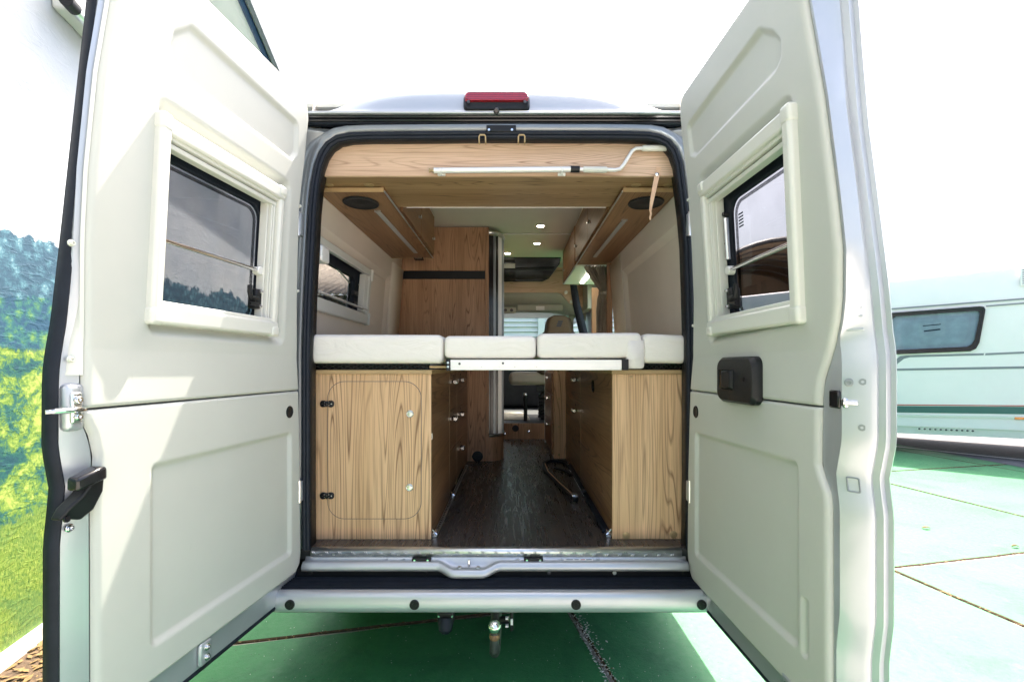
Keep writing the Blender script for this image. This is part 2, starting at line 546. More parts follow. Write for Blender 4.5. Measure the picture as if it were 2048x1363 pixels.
def mural_mat():
    """the printed wall covering: a wooded hillside under a pale sky"""
    m, nt, b = new_mat('printed_hillside')
    g = nt.nodes.new('ShaderNodeNewGeometry')
    wv = g.outputs['Position']
    mp = nt.nodes.new('ShaderNodeMapping')
    mp.inputs['Rotation'].default_value = (0, 0, rad(-13.8))
    nt.links.new(wv, mp.inputs[0])
    sep = nt.nodes.new('ShaderNodeSeparateXYZ')
    nt.links.new(mp.outputs[0], sep.inputs[0])
    s, z = sep.outputs['Y'], sep.outputs['Z']
    p = nt.nodes.new('ShaderNodeCombineXYZ')
    nt.links.new(s, p.inputs[0]); nt.links.new(z, p.inputs[1])
    p = p.outputs[0]
    skyc = ramp(nt, noise(nt, p, 1.6, 5, .55), [(.35, (.46, .50, .55)), (.7, (.62, .63, .64))])
    # far ridge, bluish forest
    def ridge(base, amp, sc, fine):
        a = mth(nt, 'MULTIPLY', mth(nt, 'SUBTRACT', noise(nt, p, sc, 6, .65), .5), amp)
        c = mth(nt, 'MULTIPLY', mth(nt, 'SUBTRACT', noise(nt, p, sc * 12, 4, .7), .5), fine)
        sl = mth(nt, 'MULTIPLY', s, .06)
        top = mth(nt, 'ADD', mth(nt, 'ADD', a, c), mth(nt, 'ADD', sl, base))
        return mth(nt, 'MULTIPLY', mth(nt, 'SUBTRACT', top, z), 60, True)
    def crowns(sc, stretch=(1, 1, 1), rot=0):
        mpp = nt.nodes.new('ShaderNodeMapping')
        mpp.inputs['Scale'].default_value = stretch
        mpp.inputs['Rotation'].default_value = (0, 0, rot)
        nt.links.new(p, mpp.inputs[0])
        wob = nt.nodes.new('ShaderNodeVectorMath'); wob.operation = 'ADD'
        nz = nt.nodes.new('ShaderNodeTexNoise'); nz.inputs['Scale'].default_value = sc * 1.5; nz.inputs['Detail'].default_value = 5
        nt.links.new(mpp.outputs[0], nz.inputs['Vector'])
        sc_ = nt.nodes.new('ShaderNodeVectorMath'); sc_.operation = 'SCALE'; sc_.inputs['Scale'].default_value = 1.1 / sc
        nt.links.new(nz.outputs['Color'], sc_.inputs[0])
        nt.links.new(mpp.outputs[0], wob.inputs[0]); nt.links.new(sc_.outputs[0], wob.inputs[1])
        vr = nt.nodes.new('ShaderNodeTexVoronoi')
        vr.inputs['Scale'].default_value = sc
        nt.links.new(wob.outputs[0], vr.inputs['Vector'])
        return mth(nt, 'SUBTRACT', 1.0, vr.outputs['Distance'])
    fine = noise(nt, p, 70, 5, .8, .3)
    leaf = mth(nt, 'ADD', mth(nt, 'MULTIPLY', crowns(17), .45), mth(nt, 'MULTIPLY', fine, .55))
    leaf = mth(nt, 'SUBTRACT', leaf, .06)
    clump = noise(nt, p, 5, 5, .65, .5)
    f1 = ramp(nt, leaf, [(.40, (.022, .075, .125)), (.52, (.05, .145, .20)), (.62, (.11, .235, .29)), (.70, (.46, .54, .57))])
    f2 = ramp(nt, mth(nt, 'ADD', mth(nt, 'MULTIPLY', leaf, .55), mth(nt, 'MULTIPLY', clump, .45)),
              [(.42, (.008, .06, .12)), (.50, (.02, .12, .12)), (.56, (.07, .19, .08)), (.64, (.17, .28, .08))])
    col = mixc(nt, ridge(1.78, .5, .8, .2), skyc, f1)
    col = mixc(nt, ridge(1.52, .45, 1.3, .22), col, f2)
    bush = mth(nt, 'ADD', mth(nt, 'MULTIPLY', noise(nt, p, 15, 9, .78, .9), .7), mth(nt, 'MULTIPLY', fine, .3))
    f3 = ramp(nt, mth(nt, 'ADD', mth(nt, 'MULTIPLY', bush, .6), mth(nt, 'MULTIPLY', noise(nt, p, 4.2, 4, .6, .8), .42)),
              [(.43, (.003, .05, .08)), (.49, (.012, .10, .085)), (.535, (.12, .22, .03)), (.60, (.36, .43, .10))])
    col = mixc(nt, ridge(1.30, .12, 2.0, .10), col, f3)
    gr = coords(nt)
    gv = nt.nodes.new('ShaderNodeMapping')
    gv.inputs['Scale'].default_value = (2.2, .8, 1)
    gv.inputs['Rotation'].default_value = (0, 0, -.35)
    nt.links.new(p, gv.inputs[0])
    gn = noise(nt, gv.outputs[0], 48, 5, .85, .6)
    f4 = ramp(nt, gn, [(.36, (.03, .09, .012)), (.5, (.15, .235, .03)), (.66, (.34, .38, .09))])
    f4 = mixc(nt, ramp(nt, noise(nt, p, 3.4, 5, .7, .8), [(.42, (.55, .55, .55)), (.58, (0, 0, 0))]), f4, (.06, .15, .05))
    col = mixc(nt, ridge(.50, .22, 1.4, .16), col, f4)
    nt.links.new(col, b.inputs['Base Color'])
    b.inputs['Roughness'].default_value = .7
    # rough render below the print: dents and gouges
    vo = nt.nodes.new('ShaderNodeTexVoronoi')
    vo.feature = 'DISTANCE_TO_EDGE'
    vo.inputs['Scale'].default_value = 9
    wr = nt.nodes.new('ShaderNodeMapping')
    wr.inputs['Rotation'].default_value = (0, 0, .6)
    wr.inputs['Scale'].default_value = (1.0, 2.6, 1)
    nt.links.new(p, wr.inputs[0])
    nt.links.new(wr.outputs[0], vo.inputs['Vector'])
    go = ramp(nt, noise(nt, wr.outputs[0], 7, 5, .6, 1.5), [(.52, (0, 0, 0)), (.62, (1, 1, 1))])
    bump(nt, b, mth(nt, 'ADD', mth(nt, 'MULTIPLY', go, .8), noise(nt, p, 40, 4, .6)), .28, .006)
    return m
M['mural'] = mural_mat()
M['soffit'] = plain('white_soffit_paint', (.74, .75, .76), .7, 0, .03, 3)
M['fascia'] = plain('grey_fascia', (.13, .15, .17), .5, 0, .08, 6)
M['fascia_dk'] = plain('dark_blue_gutter', (.02, .05, .12), .4, 0, .1, 6)
M['car_white'] = plain('white_caravan_panel', (.76, .74, .74), .32, 0, .03, 2, coat=.2)
M['car_grey'] = plain('grey_caravan_stripe', (.17, .19, .22), .4, 0, .04, 6)
M['car_green'] = plain('dark_green_band', (.03, .12, .11), .4, 0, .05, 6)
M['car_red'] = plain('red_stripe', (.42, .03, .03), .4, 0, .05, 6)
M['skirt'] = plain('pale_grey_skirt', (.60, .62, .60), .4, .2, .04, 6)
M['orange'] = plain('orange_marker_lens', (.80, .22, .02), .25, 0, .08, 20, coat=.8)
M['clad'] = plain('white_cladding', (.78, .79, .79), .5, 0, .03, 3)
M['corr'] = plain('weathered_corrugated_roof', (.42, .37, .30), .9, 0, .3, 3, 30, .3, .01)
M['shedwall'] = plain('dark_shed_wall', (.07, .065, .06), .9, 0, .3, 3)
M['canvas'] = plain('brown_tent_canvas', (.36, .26, .185), .8, 0, .1, 2)
M['smoke'] = glass('smoked_acrylic', (.50, .50, .51))
M['smoke2'] = glass('dark_smoked_acrylic', (.74, .79, .84))
M['clear'] = glass('clear_glass', (.82, .86, .85))
M['spot'] = emit('lit_spot_lens', (1.0, .90, .72), 14)
M['led'] = emit('lit_led_strip', (1.0, .93, .80), 3.0)
M['led_off'] = plain('led_diffuser', (.40, .40, .38), .5, 0, .04, 20)
M['leaf_dry'] = plain('dry_leaf', (.16, .10, .035), .8, 0, .3, 60)

# ------------------------------------------------------------------ ground
gm = MB().add([(-400, -400, -.03), (400, -400, -.03), (400, 400, -.03), (-400, 400, -.03)], [(0, 1, 2, 3)])
ground = tag(gm.build('ground', M['dirt'], smooth=0), kind='structure')
ANG = rad(12)
ga = Vector((math.cos(ANG), math.sin(ANG), 0))
gb = Vector((-math.sin(ANG), math.cos(ANG), 0))
U0, V0, SP = .835, 2.47, 2.28
slab_me = None
for i in range(-4, 6):
    for j in range(-3, 6):
        c = ga * (U0 + SP * (i + .5)) + gb * (V0 + SP * (j + .5))
        if c.length > 13 or c.y < 0.3:
            continue
        if slab_me is None:
            h = SP / 2 - .013
            mb = MB()
            # slightly worn outline
            n = 14
            def side(p0, p1):
                return [(p0[0] + (p1[0] - p0[0]) * t / n, p0[1] + (p1[1] - p0[1]) * t / n) for t in range(n)]
            out = side((-h, -h), (h, -h)) + side((h, -h), (h, h)) + side((h, h), (-h, h)) + side((-h, h), (-h, -h))
            out = [(x + random.uniform(-.004, .004), y + random.uniform(-.004, .004)) for x, y in out]
            inn = [(x * (1 - .006 / h), y * (1 - .006 / h)) for x, y in out]
            mb.loft([[(x, y, -.06) for x, y in out], [(x, y, -.006) for x, y in out], [(x, y, 0) for x, y in inn]], True, False)
            mb.add([(x, y, 0) for x, y in inn], [tuple(range(len(inn)))])
            o = mb.build('slab', M['slab'], None, smooth=30)
            slab_me = o.data
            slab_me.materials.append(M['dirt'])
            for pl_ in slab_me.polygons:
                if abs(pl_.normal.z) < .9:
                    pl_.material_index = 1
        else:
            o = bpy.data.objects.new('slab', slab_me)
            COL.objects.link(o)
        o.location = c + Vector((0, 0, random.uniform(-.002, .001)))
        o.rotation_euler = (0, 0, ANG + random.choice((0, PI / 2, PI, -PI / 2)))
        o.parent = ground
# unseen pale concrete round the slabs, added so the ground bounces neutral light
ob = MB()
ringo = [(x, y, -.012) for x, y in ((-70, -70), (70, -70), (70, 70), (-70, 70))]
ob.add(ringo, [(0, 1, 2, 3)])
tag(ob.build('bounce_pavement', M['concrete'], smooth=0), kind='structure')
for px_, lab in (((6.62, -8), ''),):
    a = MB().add([(6.95, 2, .004), (40, 2, .004), (40, 40, .004), (5.9, 40, .004), (6.71, 8.14, .004), (6.86, 6.1, .004)], [(0, 1, 2, 3, 4, 5)])
    tag(a.build('road', M['asphalt'], smooth=0), kind='structure')
q0, q1 = Vector((6.10, 8.15, .008)), Vector((8.6, 5.15, .008))
dq = (q1 - q0).normalized()
pq = Vector((dq.y, -dq.x, 0)) * .035
tag(MB().add([q0 - pq, q1 - pq, q1 + pq, q0 + pq], [(0, 1, 2, 3)]).build('painted_line', M['line'], smooth=0), kind='structure')

# dirt and dry leaves caught in the joints
lt = MB()
def leaf_tri(mb, x, y, r, z=.004):
    t = random.uniform(0, 2 * PI)
    a = Vector((math.cos(t), math.sin(t), random.uniform(-.25, .35))) * r
    b = Vector((-math.sin(t), math.cos(t), random.uniform(-.2, .3))) * r * .45
    c = Vector((x, y, z + r * .35))
    mb.add([c - a, c + b, c + a, c - b], [(0, 1, 2), (0, 2, 3)])
for k in range(5000):
    if random.random() < .6:
        u = U0 + SP * random.randint(-1, 2)
        p = ga * (u + random.gauss(.012, .014)) + gb * random.uniform(-2, 8)
    else:
        v = V0 + SP * random.randint(-1, 1)
        p = gb * (v + random.gauss(0, .012)) + ga * random.uniform(-4, 8)
    if p.y > .4:
        leaf_tri(lt, p.x, p.y, random.uniform(.003, .011), -.003)
tag(lt.build('joint_debris', M['leaf_dry'], smooth=0), kind='stuff')
fk = MB()
for k in range(330):
    t = random.random()
    g0, g1 = Vector(G(1136, 1232)), Vector(G(1206, 1363))
    p = g0.lerp(g1, t) + Vector((.012 + abs(random.gauss(0, .035)), random.gauss(0, .02), 0))
    leaf_tri(fk, p.x, p.y, random.uniform(.0025, .007) * (1.6 if random.random() < .1 else 1), .0015)
for k in range(160):
    x, y, _ = G(random.uniform(500, 1450), random.uniform(1240, 1363))
    leaf_tri(fk, x, y, random.uniform(.0015, .004), .0015)
tag(fk.build('paint_flakes', M['kerb'], smooth=0), kind='stuff')
for (px, py, r, lab) in ((1852, 1057, .034, 'single dry leaf on the sunlit green slab right of the open door'),
                         (2030, 1094, .026, 'small dry leaf near the slab joint at the right edge of the photo')):
    x, y, _ = G(px, py)
    mb = MB()
    n = 8
    top = []
    for i in range(n + 1):
        t = i / n
        w = math.sin(PI * t) ** .8 * r * .42
        top.append([(x - r + 2 * r * t, y + w, .006 + .012 * math.sin(PI * t)), (x - r + 2 * r * t, y, .010 + .012 * math.sin(PI * t)), (x - r + 2 * r * t, y - w, .006 + .012 * math.sin(PI * t))])
    mb.loft(top, False, False)
    tag(mb.build('fallen_leaf', M['leaf_dry'], solid=.0015), lab, 'leaf', 'fallen leaves')

# ------------------------------------------------------------------ building on the left with the printed wall
wd = Vector((-.246, 1, 0)).normalized()
wnrm = Vector((wd.y, -wd.x, 0))
W0 = Vector((-2.29, 2.036, 0))
def WP(s, n, z):
    p = W0 + wd * s + wnrm * n
    return (p.x, p.y, z)
bld = thing('building', WP(2, 0, 0), 'low building on the left, its wall printed with a wooded hillside under a pale sky', 'building')
MB().box(-6, 5.6, -.25, 0, .078, 4.55).map(lambda s, n, z: WP(s, n, z)).build('printed_wall', M['mural'], bld, smooth=0)
MB().box(-6, 5.6, -.25, .02, -.03, .076).map(lambda s, n, z: WP(s, n, z)).build('plinth', M['kerb'], bld, bevel=.006)
MB().box(-6, 5.7, -.3, .50, 4.40, 4.44).map(lambda s, n, z: WP(s, n, z)).build('soffit', M['soffit'], bld, smooth=0)
MB().box(-6, 5.72, .505, .545, 4.36, 4.50).map(lambda s, n, z: WP(s, n, z)).build('fascia', M['fascia'], bld, bevel=.004)
MB().tube([WP(-6, .46, 4.385), WP(5.7, .46, 4.385)], .028, 8).build('gutter', M['fascia_dk'], bld)
aw = MB().box(.30, 2.6, .002, .10, 3.20, 3.34).map(lambda s, n, z: WP(s, n, z)).build('awning_cassette', M['cream'], bld, bevel=.012)
MB().tube([WP(.26, .12, 3.185), WP(2.6, .12, 3.185)], .026, 12).build('front_bar', M['alu'], aw)
MB().cyl(WP(.26, .12, 3.185), wd, .031, -.05, .012).build('end_cap', M['black'], aw)

# litter at the foot of the wall
lt = MB()
for k in range(900):
    p = WP(random.uniform(-1.2, 1.6), .03 + abs(random.gauss(0, .16)), 0)
    leaf_tri(lt, p[0], p[1], random.uniform(.006, .03), .002)
tag(lt.build('leaf_litter', M['leaf_dry'], smooth=0), kind='stuff')
mb = MB().add([WP(-6, .02, .003), WP(5.6, .02, .003), WP(5.6, .42, .003), WP(-6, .42, .003)], [(0, 1, 2, 3)])
tag(mb.build('soil_strip', M['dirt'], smooth=0), kind='structure')

# ------------------------------------------------------------------ shed, white hall and tent hall beyond
sh = thing('shed', (-4.0, 11, 0), 'dark shed with weathered corrugated roof seen through the side window of the van', 'shed')
MB().box(-9, -1.6, 10.2, 16, 0, 2.95).build('wall', M['shedwall'], sh, smooth=0)
rf = MB()
nx = 150
xs = [-9.3 + 8.0 * i / nx for i in range(nx + 1)]
rf.sheet(lambda x, t: (x, 9.9 + 4.2 * t, 2.93 + 1.7 * t + .028 * math.sin(x * 2 * PI / .18)), xs, [0, .5, 1])
rf.build('corrugated_roof', M['corr'], sh, solid=.02, smooth=60)

wh = thing('hall', (1, 11, 0), 'white louvred hall standing ahead of the van beyond its windscreen', 'hall')
MB().box(-1.2, 4.2, 11.06, 15, 0, 4.6).build('wall', M['clad'], wh, smooth=0)
k = 0
z = .3
while z < 4.5:
    v = [(-1.15, 11.05, z), (-1.15, 10.97, z + .012), (-1.15, 11.03, z + .105), (-1.15, 11.055, z + .105)]
    v2 = [(4.15, b, c) for a, b, c in v]
    MB().loft([v, v2]).build('slat', M['clad'], wh, smooth=0)
    z += .118
for x in (.62, -1.1, 2.6):
    MB().box(x, x + .16, 10.86, 10.96, 0, 4.55).build('post', M['clad'], wh, bevel=.01)

# barrel-vault tent hall on the right, seen through the window of the right door
tn = thing('tent_hall', (9.2, 17, 0), 'brown barrel vaulted tent hall with dark steel arches behind the caravan', 'tent')
c0, c1 = Vector((8.5, 14.2, 0)), Vector((9.9, 19.4, 0))
ax = (c1 - c0).normalized()
lat = Vector((ax.y, -ax.x, 0))
RT = 3.0
def arch(s, t, r=RT):
    p = c0 + ax * s + lat * (r * math.cos(t))
    return Vector((p.x, p.y, 2.3 + r * math.sin(t)))
ts = [PI * i / 24 for i in range(25)]
L = (c1 - c0).length
vt = MB().sheet(lambda s, t: arch(s, t), [0, L], ts)
vt.build('canvas', M['canvas'], tn, solid=.02, smooth=60)
gb_ = MB().add([arch(L, t) for t in ts] + [arch(L, PI) - Vector((0, 0, 2.3)), arch(L, 0) - Vector((0, 0, 2.3))], [tuple(range(len(ts) + 2))])
gb_.build('gable_wall', M['canvas'], tn, solid=.02, smooth=0)
for k in range(7):
    MB().tube([arch(L * k / 6, t, RT + .03) for t in ts], .075, 6).build('arch', M['steel_dk'], tn)
for t in (20, 50, 80, 110, 140, 165):
    MB().tube([arch(0, rad(t), RT + .03), arch(L, rad(t), RT + .03)], .05, 6).build('purlin', M['steel_dk'], tn)
for sgn in (0, 180):
    MB().loft([[arch(0, rad(sgn)) + Vector((0, 0, 0)), arch(L, rad(sgn))], [arch(0, rad(sgn)) - Vector((0, 0, 2.3)), arch(L, rad(sgn)) - Vector((0, 0, 2.3))]], False, False).build('side_wall', M['canvas'], tn, solid=.02, smooth=0)

# ------------------------------------------------------------------ caravan
CO = Vector((5.98, 7.25, 0))
cs = Vector((.804, -.595, 0))
cn = Vector((-.595, -.804, 0))
TILT = .028
def CV(s, n, z):
    p = CO + cs * s + cn * n
    return (p.x, p.y, z + TILT * s)
def cpx(px, py, n=0.0):
    k = (px - CX) / FL
    s = (FL * 0 + k * (CO.y + cn.y * n) - (CO.x + cn.x * n)) / (cs.x - k * cs.y)
    d = CO.y + cs.y * s + cn.y * n
    return s, CH - (py - HY) / FL * d - TILT * s
cv = thing('caravan', CV(0, -1.1, 0), 'white touring caravan with grey stripes and dark green band parked on the right', 'caravan')
prof = [(.0, .42), (.0, 1.6), (-.012, 2.3), (-.03, 2.62), (-.07, 2.715), (-.14, 2.745), (-2.06, 2.745), (-2.13, 2.715), (-2.17, 2.62), (-2.19, 2.3), (-2.2, 1.6), (-2.2, .42)]
S0, S1 = -3.4, 3.2
MB().loft([[CV(s, n, z) for n, z in prof] for s in (S0, S1)]).build('body', M['car_white'], cv, smooth=40)
def cbox(name, mat, s0, s1, z0, z1, n0, n1, bevel=0, par=None):
    return MB().box(s0, s1, n0, n1, z0, z1).map(CV).build(name, mat, par or cv, bevel=bevel)
def cstripe(name, mat, pts, th=.004):
    poly = [cpx(x, y) for x, y in pts]
    return MB().prism(poly, 'y', -.002, th).map(CV).build(name, mat, cv, smooth=0)
def hline(name, mat, pa, pb, hpx, ext0=None, ext1=None, th=.004):
    (s0, z0), (s1, z1) = cpx(*pa), cpx(*pb)
    m = (z1 - z0) / (s1 - s0)
    h = abs(cpx(pa[0], pa[1] + hpx)[1] - z0)
    e0 = ext0 if ext0 is not None else s0
    e1 = ext1 if ext1 is not None else s1
    f = lambda s: z0 + m * (s - s0)
    poly = [(e0, f(e0)), (e1, f(e1)), (e1, f(e1) - h), (e0, f(e0) - h)]
    return MB().prism(poly, 'y', -.003, th).map(CV).build(name, mat, cv, smooth=0)
hline('stripe', M['car_grey'], (1762, 618), (2046, 596), 2.6, S0, S1)
hline('stripe', M['car_grey'], (1970, 611), (2046, 605), 2.4, cpx(1972, 612)[0], S1)
hline('stripe', M['car_grey'], (1762, 628), (1772, 627), 2.2, S0, cpx(1771, 628)[0])
cstripe('swoosh', M['car_grey'], [(1774, 733), (1800, 712), (1815, 710), (1968, 706), (1967, 710), (1820, 714), (1808, 717), (1790, 731), (1774, 732.9 + 3)][::-1])
cstripe('stripe', M['car_grey'], [(1971, 706), (2060, 702), (2060, 706), (1970, 710)][::-1])
hline('stripe', M['car_grey'], (1775, 737), (2046, 732), 4.2, S0, S1)
hline('red_stripe', M['car_red'], (1775, 808), (2046, 810), 1.8, S0, S1)
hline('green_band', M['car_green'], (1775, 811), (2046, 813), 13, S0, S1)
hline('moulding', M['skirt'], (1775, 827), (2046, 832), 4, S0, S1, .014)
sk = cbox('skirt', M['skirt'], S0, S1, .30, .425, -.06, -.02)
for i in range(11):
    px = 1838 + i * 10.7
    s, z = cpx(px, 841 + i * .35)
    MB().cyl(CV(s, 0, .385), cn, .020, -.022, -.008, 12).build('vent_hole', M['paper'], sk)
    MB().cyl(CV(s + .004, 0, .385), cn, .015, -.02, -.005, 12).build('vent_core', M['steel_dk'], sk)
s, z = cpx(2040, 836)
cbox('marker_light', M['orange'], s - .055, s + .075, z - .018, z + .018, -.005, .02, .006)
g = cbox('vent_grille', M['car_white'], cpx(2040, 555)[0], cpx(2040, 555)[0] + .30, cpx(2040, 572)[1], cpx(2040, 537)[1], -.005, .012, .004)
gs = cpx(2040, 555)[0]
for i in range(7):
    zz = cpx(2040, 568)[1] + i * .031
    cbox('louvre', M['car_grey'], gs + .02, gs + .28, zz, zz + .012, .008, .015, 0, g)
wout = [cpx(x, y, .02) for x, y in ((1766, 664), (1768, 655), (1779, 629), (1785, 625), (1960, 612), (1968, 613), (1971, 619), (1969, 632), (1959, 685), (1952, 697), (1941, 702), (1776, 709), (1771, 707), (1767, 690))]
cw = sum(p[0] for p in wout) / len(wout), sum(p[1] for p in wout) / len(wout)
wl0 = [(cw[0] + (p[0] - cw[0]) * .955, cw[1] + (p[1] - cw[1]) * .90) for p in wout]
wfr = MB().ring(wout, wl0, 'y', -.004, .03).map(CV).build('window', M['gloss_black'], cv, bevel=.006)
MB().prism(wl0, 'y', .012, .020).map(CV).build('pane', M['smoke2'], wfr, smooth=0)
wl1 = [(cw[0] + (p[0] - cw[0]) * .90, cw[1] + (p[1] - cw[1]) * .80) for p in wout]
MB().ring(wl0, wl1, 'y', .0205, .024).map(CV).build('rim', M['gloss_black'], wfr, smooth=0)
# pale sheet behind the pane imitating whitish reflections, then the notice hung there
bl = [(cw[0] + (p[0] - cw[0]) * .74 - .01, cw[1] + (p[1] - cw[1]) * .60 - .010) for p in wout]
MB().prism(bl, 'y', .002, .006).map(CV).build('reflection_sheet', M['clad'], wfr, smooth=0)
sg = [cpx(x, y, .02) for x, y in ((1838, 648), (1890, 643), (1891, 672), (1839, 676))]
st = MB().prism(sg, 'y', .0085, .0100).map(CV).build('notice', M['paper'], wfr, smooth=0)
for a, b_, w in (((1846, 651.5), (1882, 648), 2.0), ((1848, 662), (1881, 658), 3.0)):
    (s0, z0), (s1, z1) = cpx(*a, .02), cpx(*b_, .02)
    hh = w / FL * 7
    MB().prism([(s0, z0 - hh / 2), (s1, z1 - hh / 2), (s1, z1 + hh / 2), (s0, z0 + hh / 2)], 'y', .0101, .0108).map(CV).build('print_line', M['ink'], wfr, smooth=0)
for s in (1.95,):
    wb = MB().cyl(CV(s, -.25, .31 - TILT * s), cn, .31, -.18, 0, 28)
    wb.build('wheel', M['rubber'], cv)

# ------------------------------------------------------------------ the van
XC = -.065                      # its centre line
D0 = 1.88                       # plane of the rear opening
FZ = .605                       # floor of the living space
van = thing('campervan', (XC, D0 + 2.5, 0), 'silver panel van camper with both rear doors open on a wood fitted interior', 'camper van')

def part(mb, name, mat, parent=None, **kw):
    return mb.build(name, mat, parent or van, **kw)
def bx(name, mat, x0, x1, y0, y1, z0, z1, parent=None, bevel=.002, **kw):
    return MB().box(x0, x1, y0, y1, z0, z1).build(name, mat, parent or van, bevel=bevel, **kw)

# outer body: sides with the openings they really have, roof, underside
def side_x(z):
    return lerp_tab([(.3, 1.005), (.9, 1.03), (1.35, 1.025), (1.9, .975), (2.25, .92), (2.42, .86)], z)
ds = sorted({D0 + .03, 2.08, 2.9, 3.55, 4.75, 5.5, 5.75, 6.6, 7.4})
zs = sorted({.32, .5, .72, 1.0, 1.30, 1.65, 1.96, 2.05, 2.15, 2.3, 2.42})
for sg_, holes in ((-1, [(2.08, 2.9, 1.65, 1.96), (5.75, 6.6, 1.30, 1.96)]), (1, [(3.55, 4.75, .5, 2.15), (5.75, 6.6, 1.30, 1.96)])):
    part(MB().sheet(lambda d, z: (XC + sg_ * (side_x(z) - max(0, d - 6.2) ** 2 * .12), d, z), ds, zs, holes), 'side_panel', M['silver'], solid=.012, smooth=50)
def roof_z(x, d):
    u = (x - XC) / .86
    cen = max(0, 1 - (abs(u) / .80) ** 4.2) if abs(u) < .80 else 0
    rise = min(1, max(0, (d - 1.855) / .075))
    rise = math.sin(rise * PI / 2)
    base = 2.392 + .028 * rise
    return base + cen * (.088 * rise + .10 * max(0, d - 1.93) * (1 if d < 2.2 else 2.2 / d * .6)) + .016 * (1 - u * u) * rise
xs = [XC + .86 * (-1 + 2 * i / 60) for i in range(61)]
dl = [1.852 + .09 * (i / 14) for i in range(15)] + [1.97, 2.02, 2.1] + [2.3, 3, 4.5, 5.6]
part(MB().sheet(lambda x, d: (x, d, roof_z(x, d)), xs, dl), 'roof', M['roofw'], solid=.008, smooth=60)
bx('roof_edge', M['silver'], XC - .84, XC + .84, 1.846, 1.862, 2.386, 2.396, bevel=.003)
# cab front: bonnet, windscreen, cab roof
part(MB().sheet(lambda x, t: (x, 5.6 + 1.5 * t, 2.40 - 1.12 * t ** 1.25), [XC - .84, XC - .8, XC + .8, XC + .84], [0, .12, .42, .95, 1.0], [(XC - .8, XC + .8, .42, .95)]), 'cab_roof', M['silver'], solid=.01)
part(MB().sheet(lambda x, t: (x, 5.6 + 1.5 * t, 2.40 - 1.12 * t ** 1.25), [XC - .8, XC, XC + .8], [.42, .6, .8, .95]), 'windscreen', M['clear'])
part(MB().box(XC - .98, XC + .98, 7.02, 7.75, .35, 1.22), 'bonnet', M['silver'], bevel=.06, seg=3)
bx('underbody', M['dark'], XC - .98, XC + .98, D0 + .06, 7.3, .44, .50)
for sx in (-1, 1):
    for dy in (3.0, 6.35):
        w = part(MB().cyl((XC + sx * .86, dy, .34), (1, 0, 0), .34, -.11, .11, 32), 'wheel', M['rubber'], bevel=.02)
        MB().cyl((XC + sx * .86, dy, .34), (1, 0, 0), .2, -.115, .115, 24).build('rim', M['alu'], w)

# rear frame: metal jamb with rounded opening, rubber seal on it
inner_px = [(621, 1097), (620, 1000), (620, 900), (620, 780), (620, 700), (623, 600), (628, 500), (632, 420), (637, 370), (644, 334), (652, 312), (663, 296), (678, 286), (700, 281.5), (740, 280), (798, 279.5), (990, 278), (1200, 278.5), (1260, 279), (1296, 280), (1316, 284), (1331, 292), (1342, 306), (1350, 328), (1357, 382), (1363, 430), (1368, 490), (1371, 580), (1373, 663), (1373, 780), (1373, 900), (1373, 1000), (1372, 1097)]
def rear(px, py, d=D0):
    x, _, z = P(px, py, D0)
    return (x, z)
inner = [rear(*p) for p in inner_px]
def offset(path, d):
    out = []
    n = len(path)
    for i in range(n):
        a = Vector(path[max(i - 1, 0)]); b = Vector(path[min(i + 1, n - 1)])
        t = (b - a).normalized()
        out.append((path[i][0] - t.y * d, path[i][1] + t.x * d))
    return out
# offset() walks up the left side, so +d points outwards on the left
sgn = 1 if offset(inner, .02)[2][0] < inner[2][0] else -1
o1, o2, o3 = offset(inner, sgn * .024), offset(inner, sgn * .034), offset(inner, sgn * .058)
def band(name, mat, a, b, da, db, parent=None, solid=.004):
    return part(MB().loft([[(p[0], da, p[1]) for p in a], [(p[0], db, p[1]) for p in b]], False, False), name, mat, parent, solid=solid, smooth=60)
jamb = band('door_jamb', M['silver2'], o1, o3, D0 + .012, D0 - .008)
# U-shaped seal: two lips round the opening
lip = MB()
mid1 = offset(inner, sgn * .008)
mid2 = offset(inner, sgn * .019)
lip.tube([(p[0], D0 - .004, p[1]) for p in mid1], .0095, 8)
lip.tube([(p[0], D0 - .010, p[1]) for p in mid2], .0085, 8)
part(lip, 'opening_seal', M['rubber'])
# reveal between frame and lining
band('reveal', M['black'], mid1, mid1, D0, D0 + .07)
# corner posts and header outside the jamb
for sx, xin, xout in ((-1, o3[4][0], -1.06), (1, o3[-5][0], .93)):
    a, b_ = sorted((xin, xout))
    rows = []
    path = o3[:14] if sx < 0 else o3[-14:][::-1]
    L1 = [(p[0], D0 - .008, p[1]) for p in path]
    L2 = [(p[0] + sx * .055, D0 + .03, p[1]) for p in path]
    L3 = [(XC + sx * (side_x(p[1]) - .03), D0 - .005, p[1]) for p in path]
    L4 = [(XC + sx * (side_x(p[1])), D0 + .035, p[1]) for p in path]
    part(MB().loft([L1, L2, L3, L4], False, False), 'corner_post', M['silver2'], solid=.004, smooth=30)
zt = o3[16][1]
bx('header_seal', M['rubber'], XC - .80, XC + .82, 1.872, 1.90, zt + .001, 2.386, bevel=.004)
MBt = MB()
for k in range(2):
    MBt.tube([(XC - .79, 1.868 - .004 * k, zt + .012 + .013 * k), (XC + .80, 1.868 - .004 * k, zt + .012 + .013 * k)], .006, 8)
part(MBt, 'gutter_lip', M['gloss_black'])
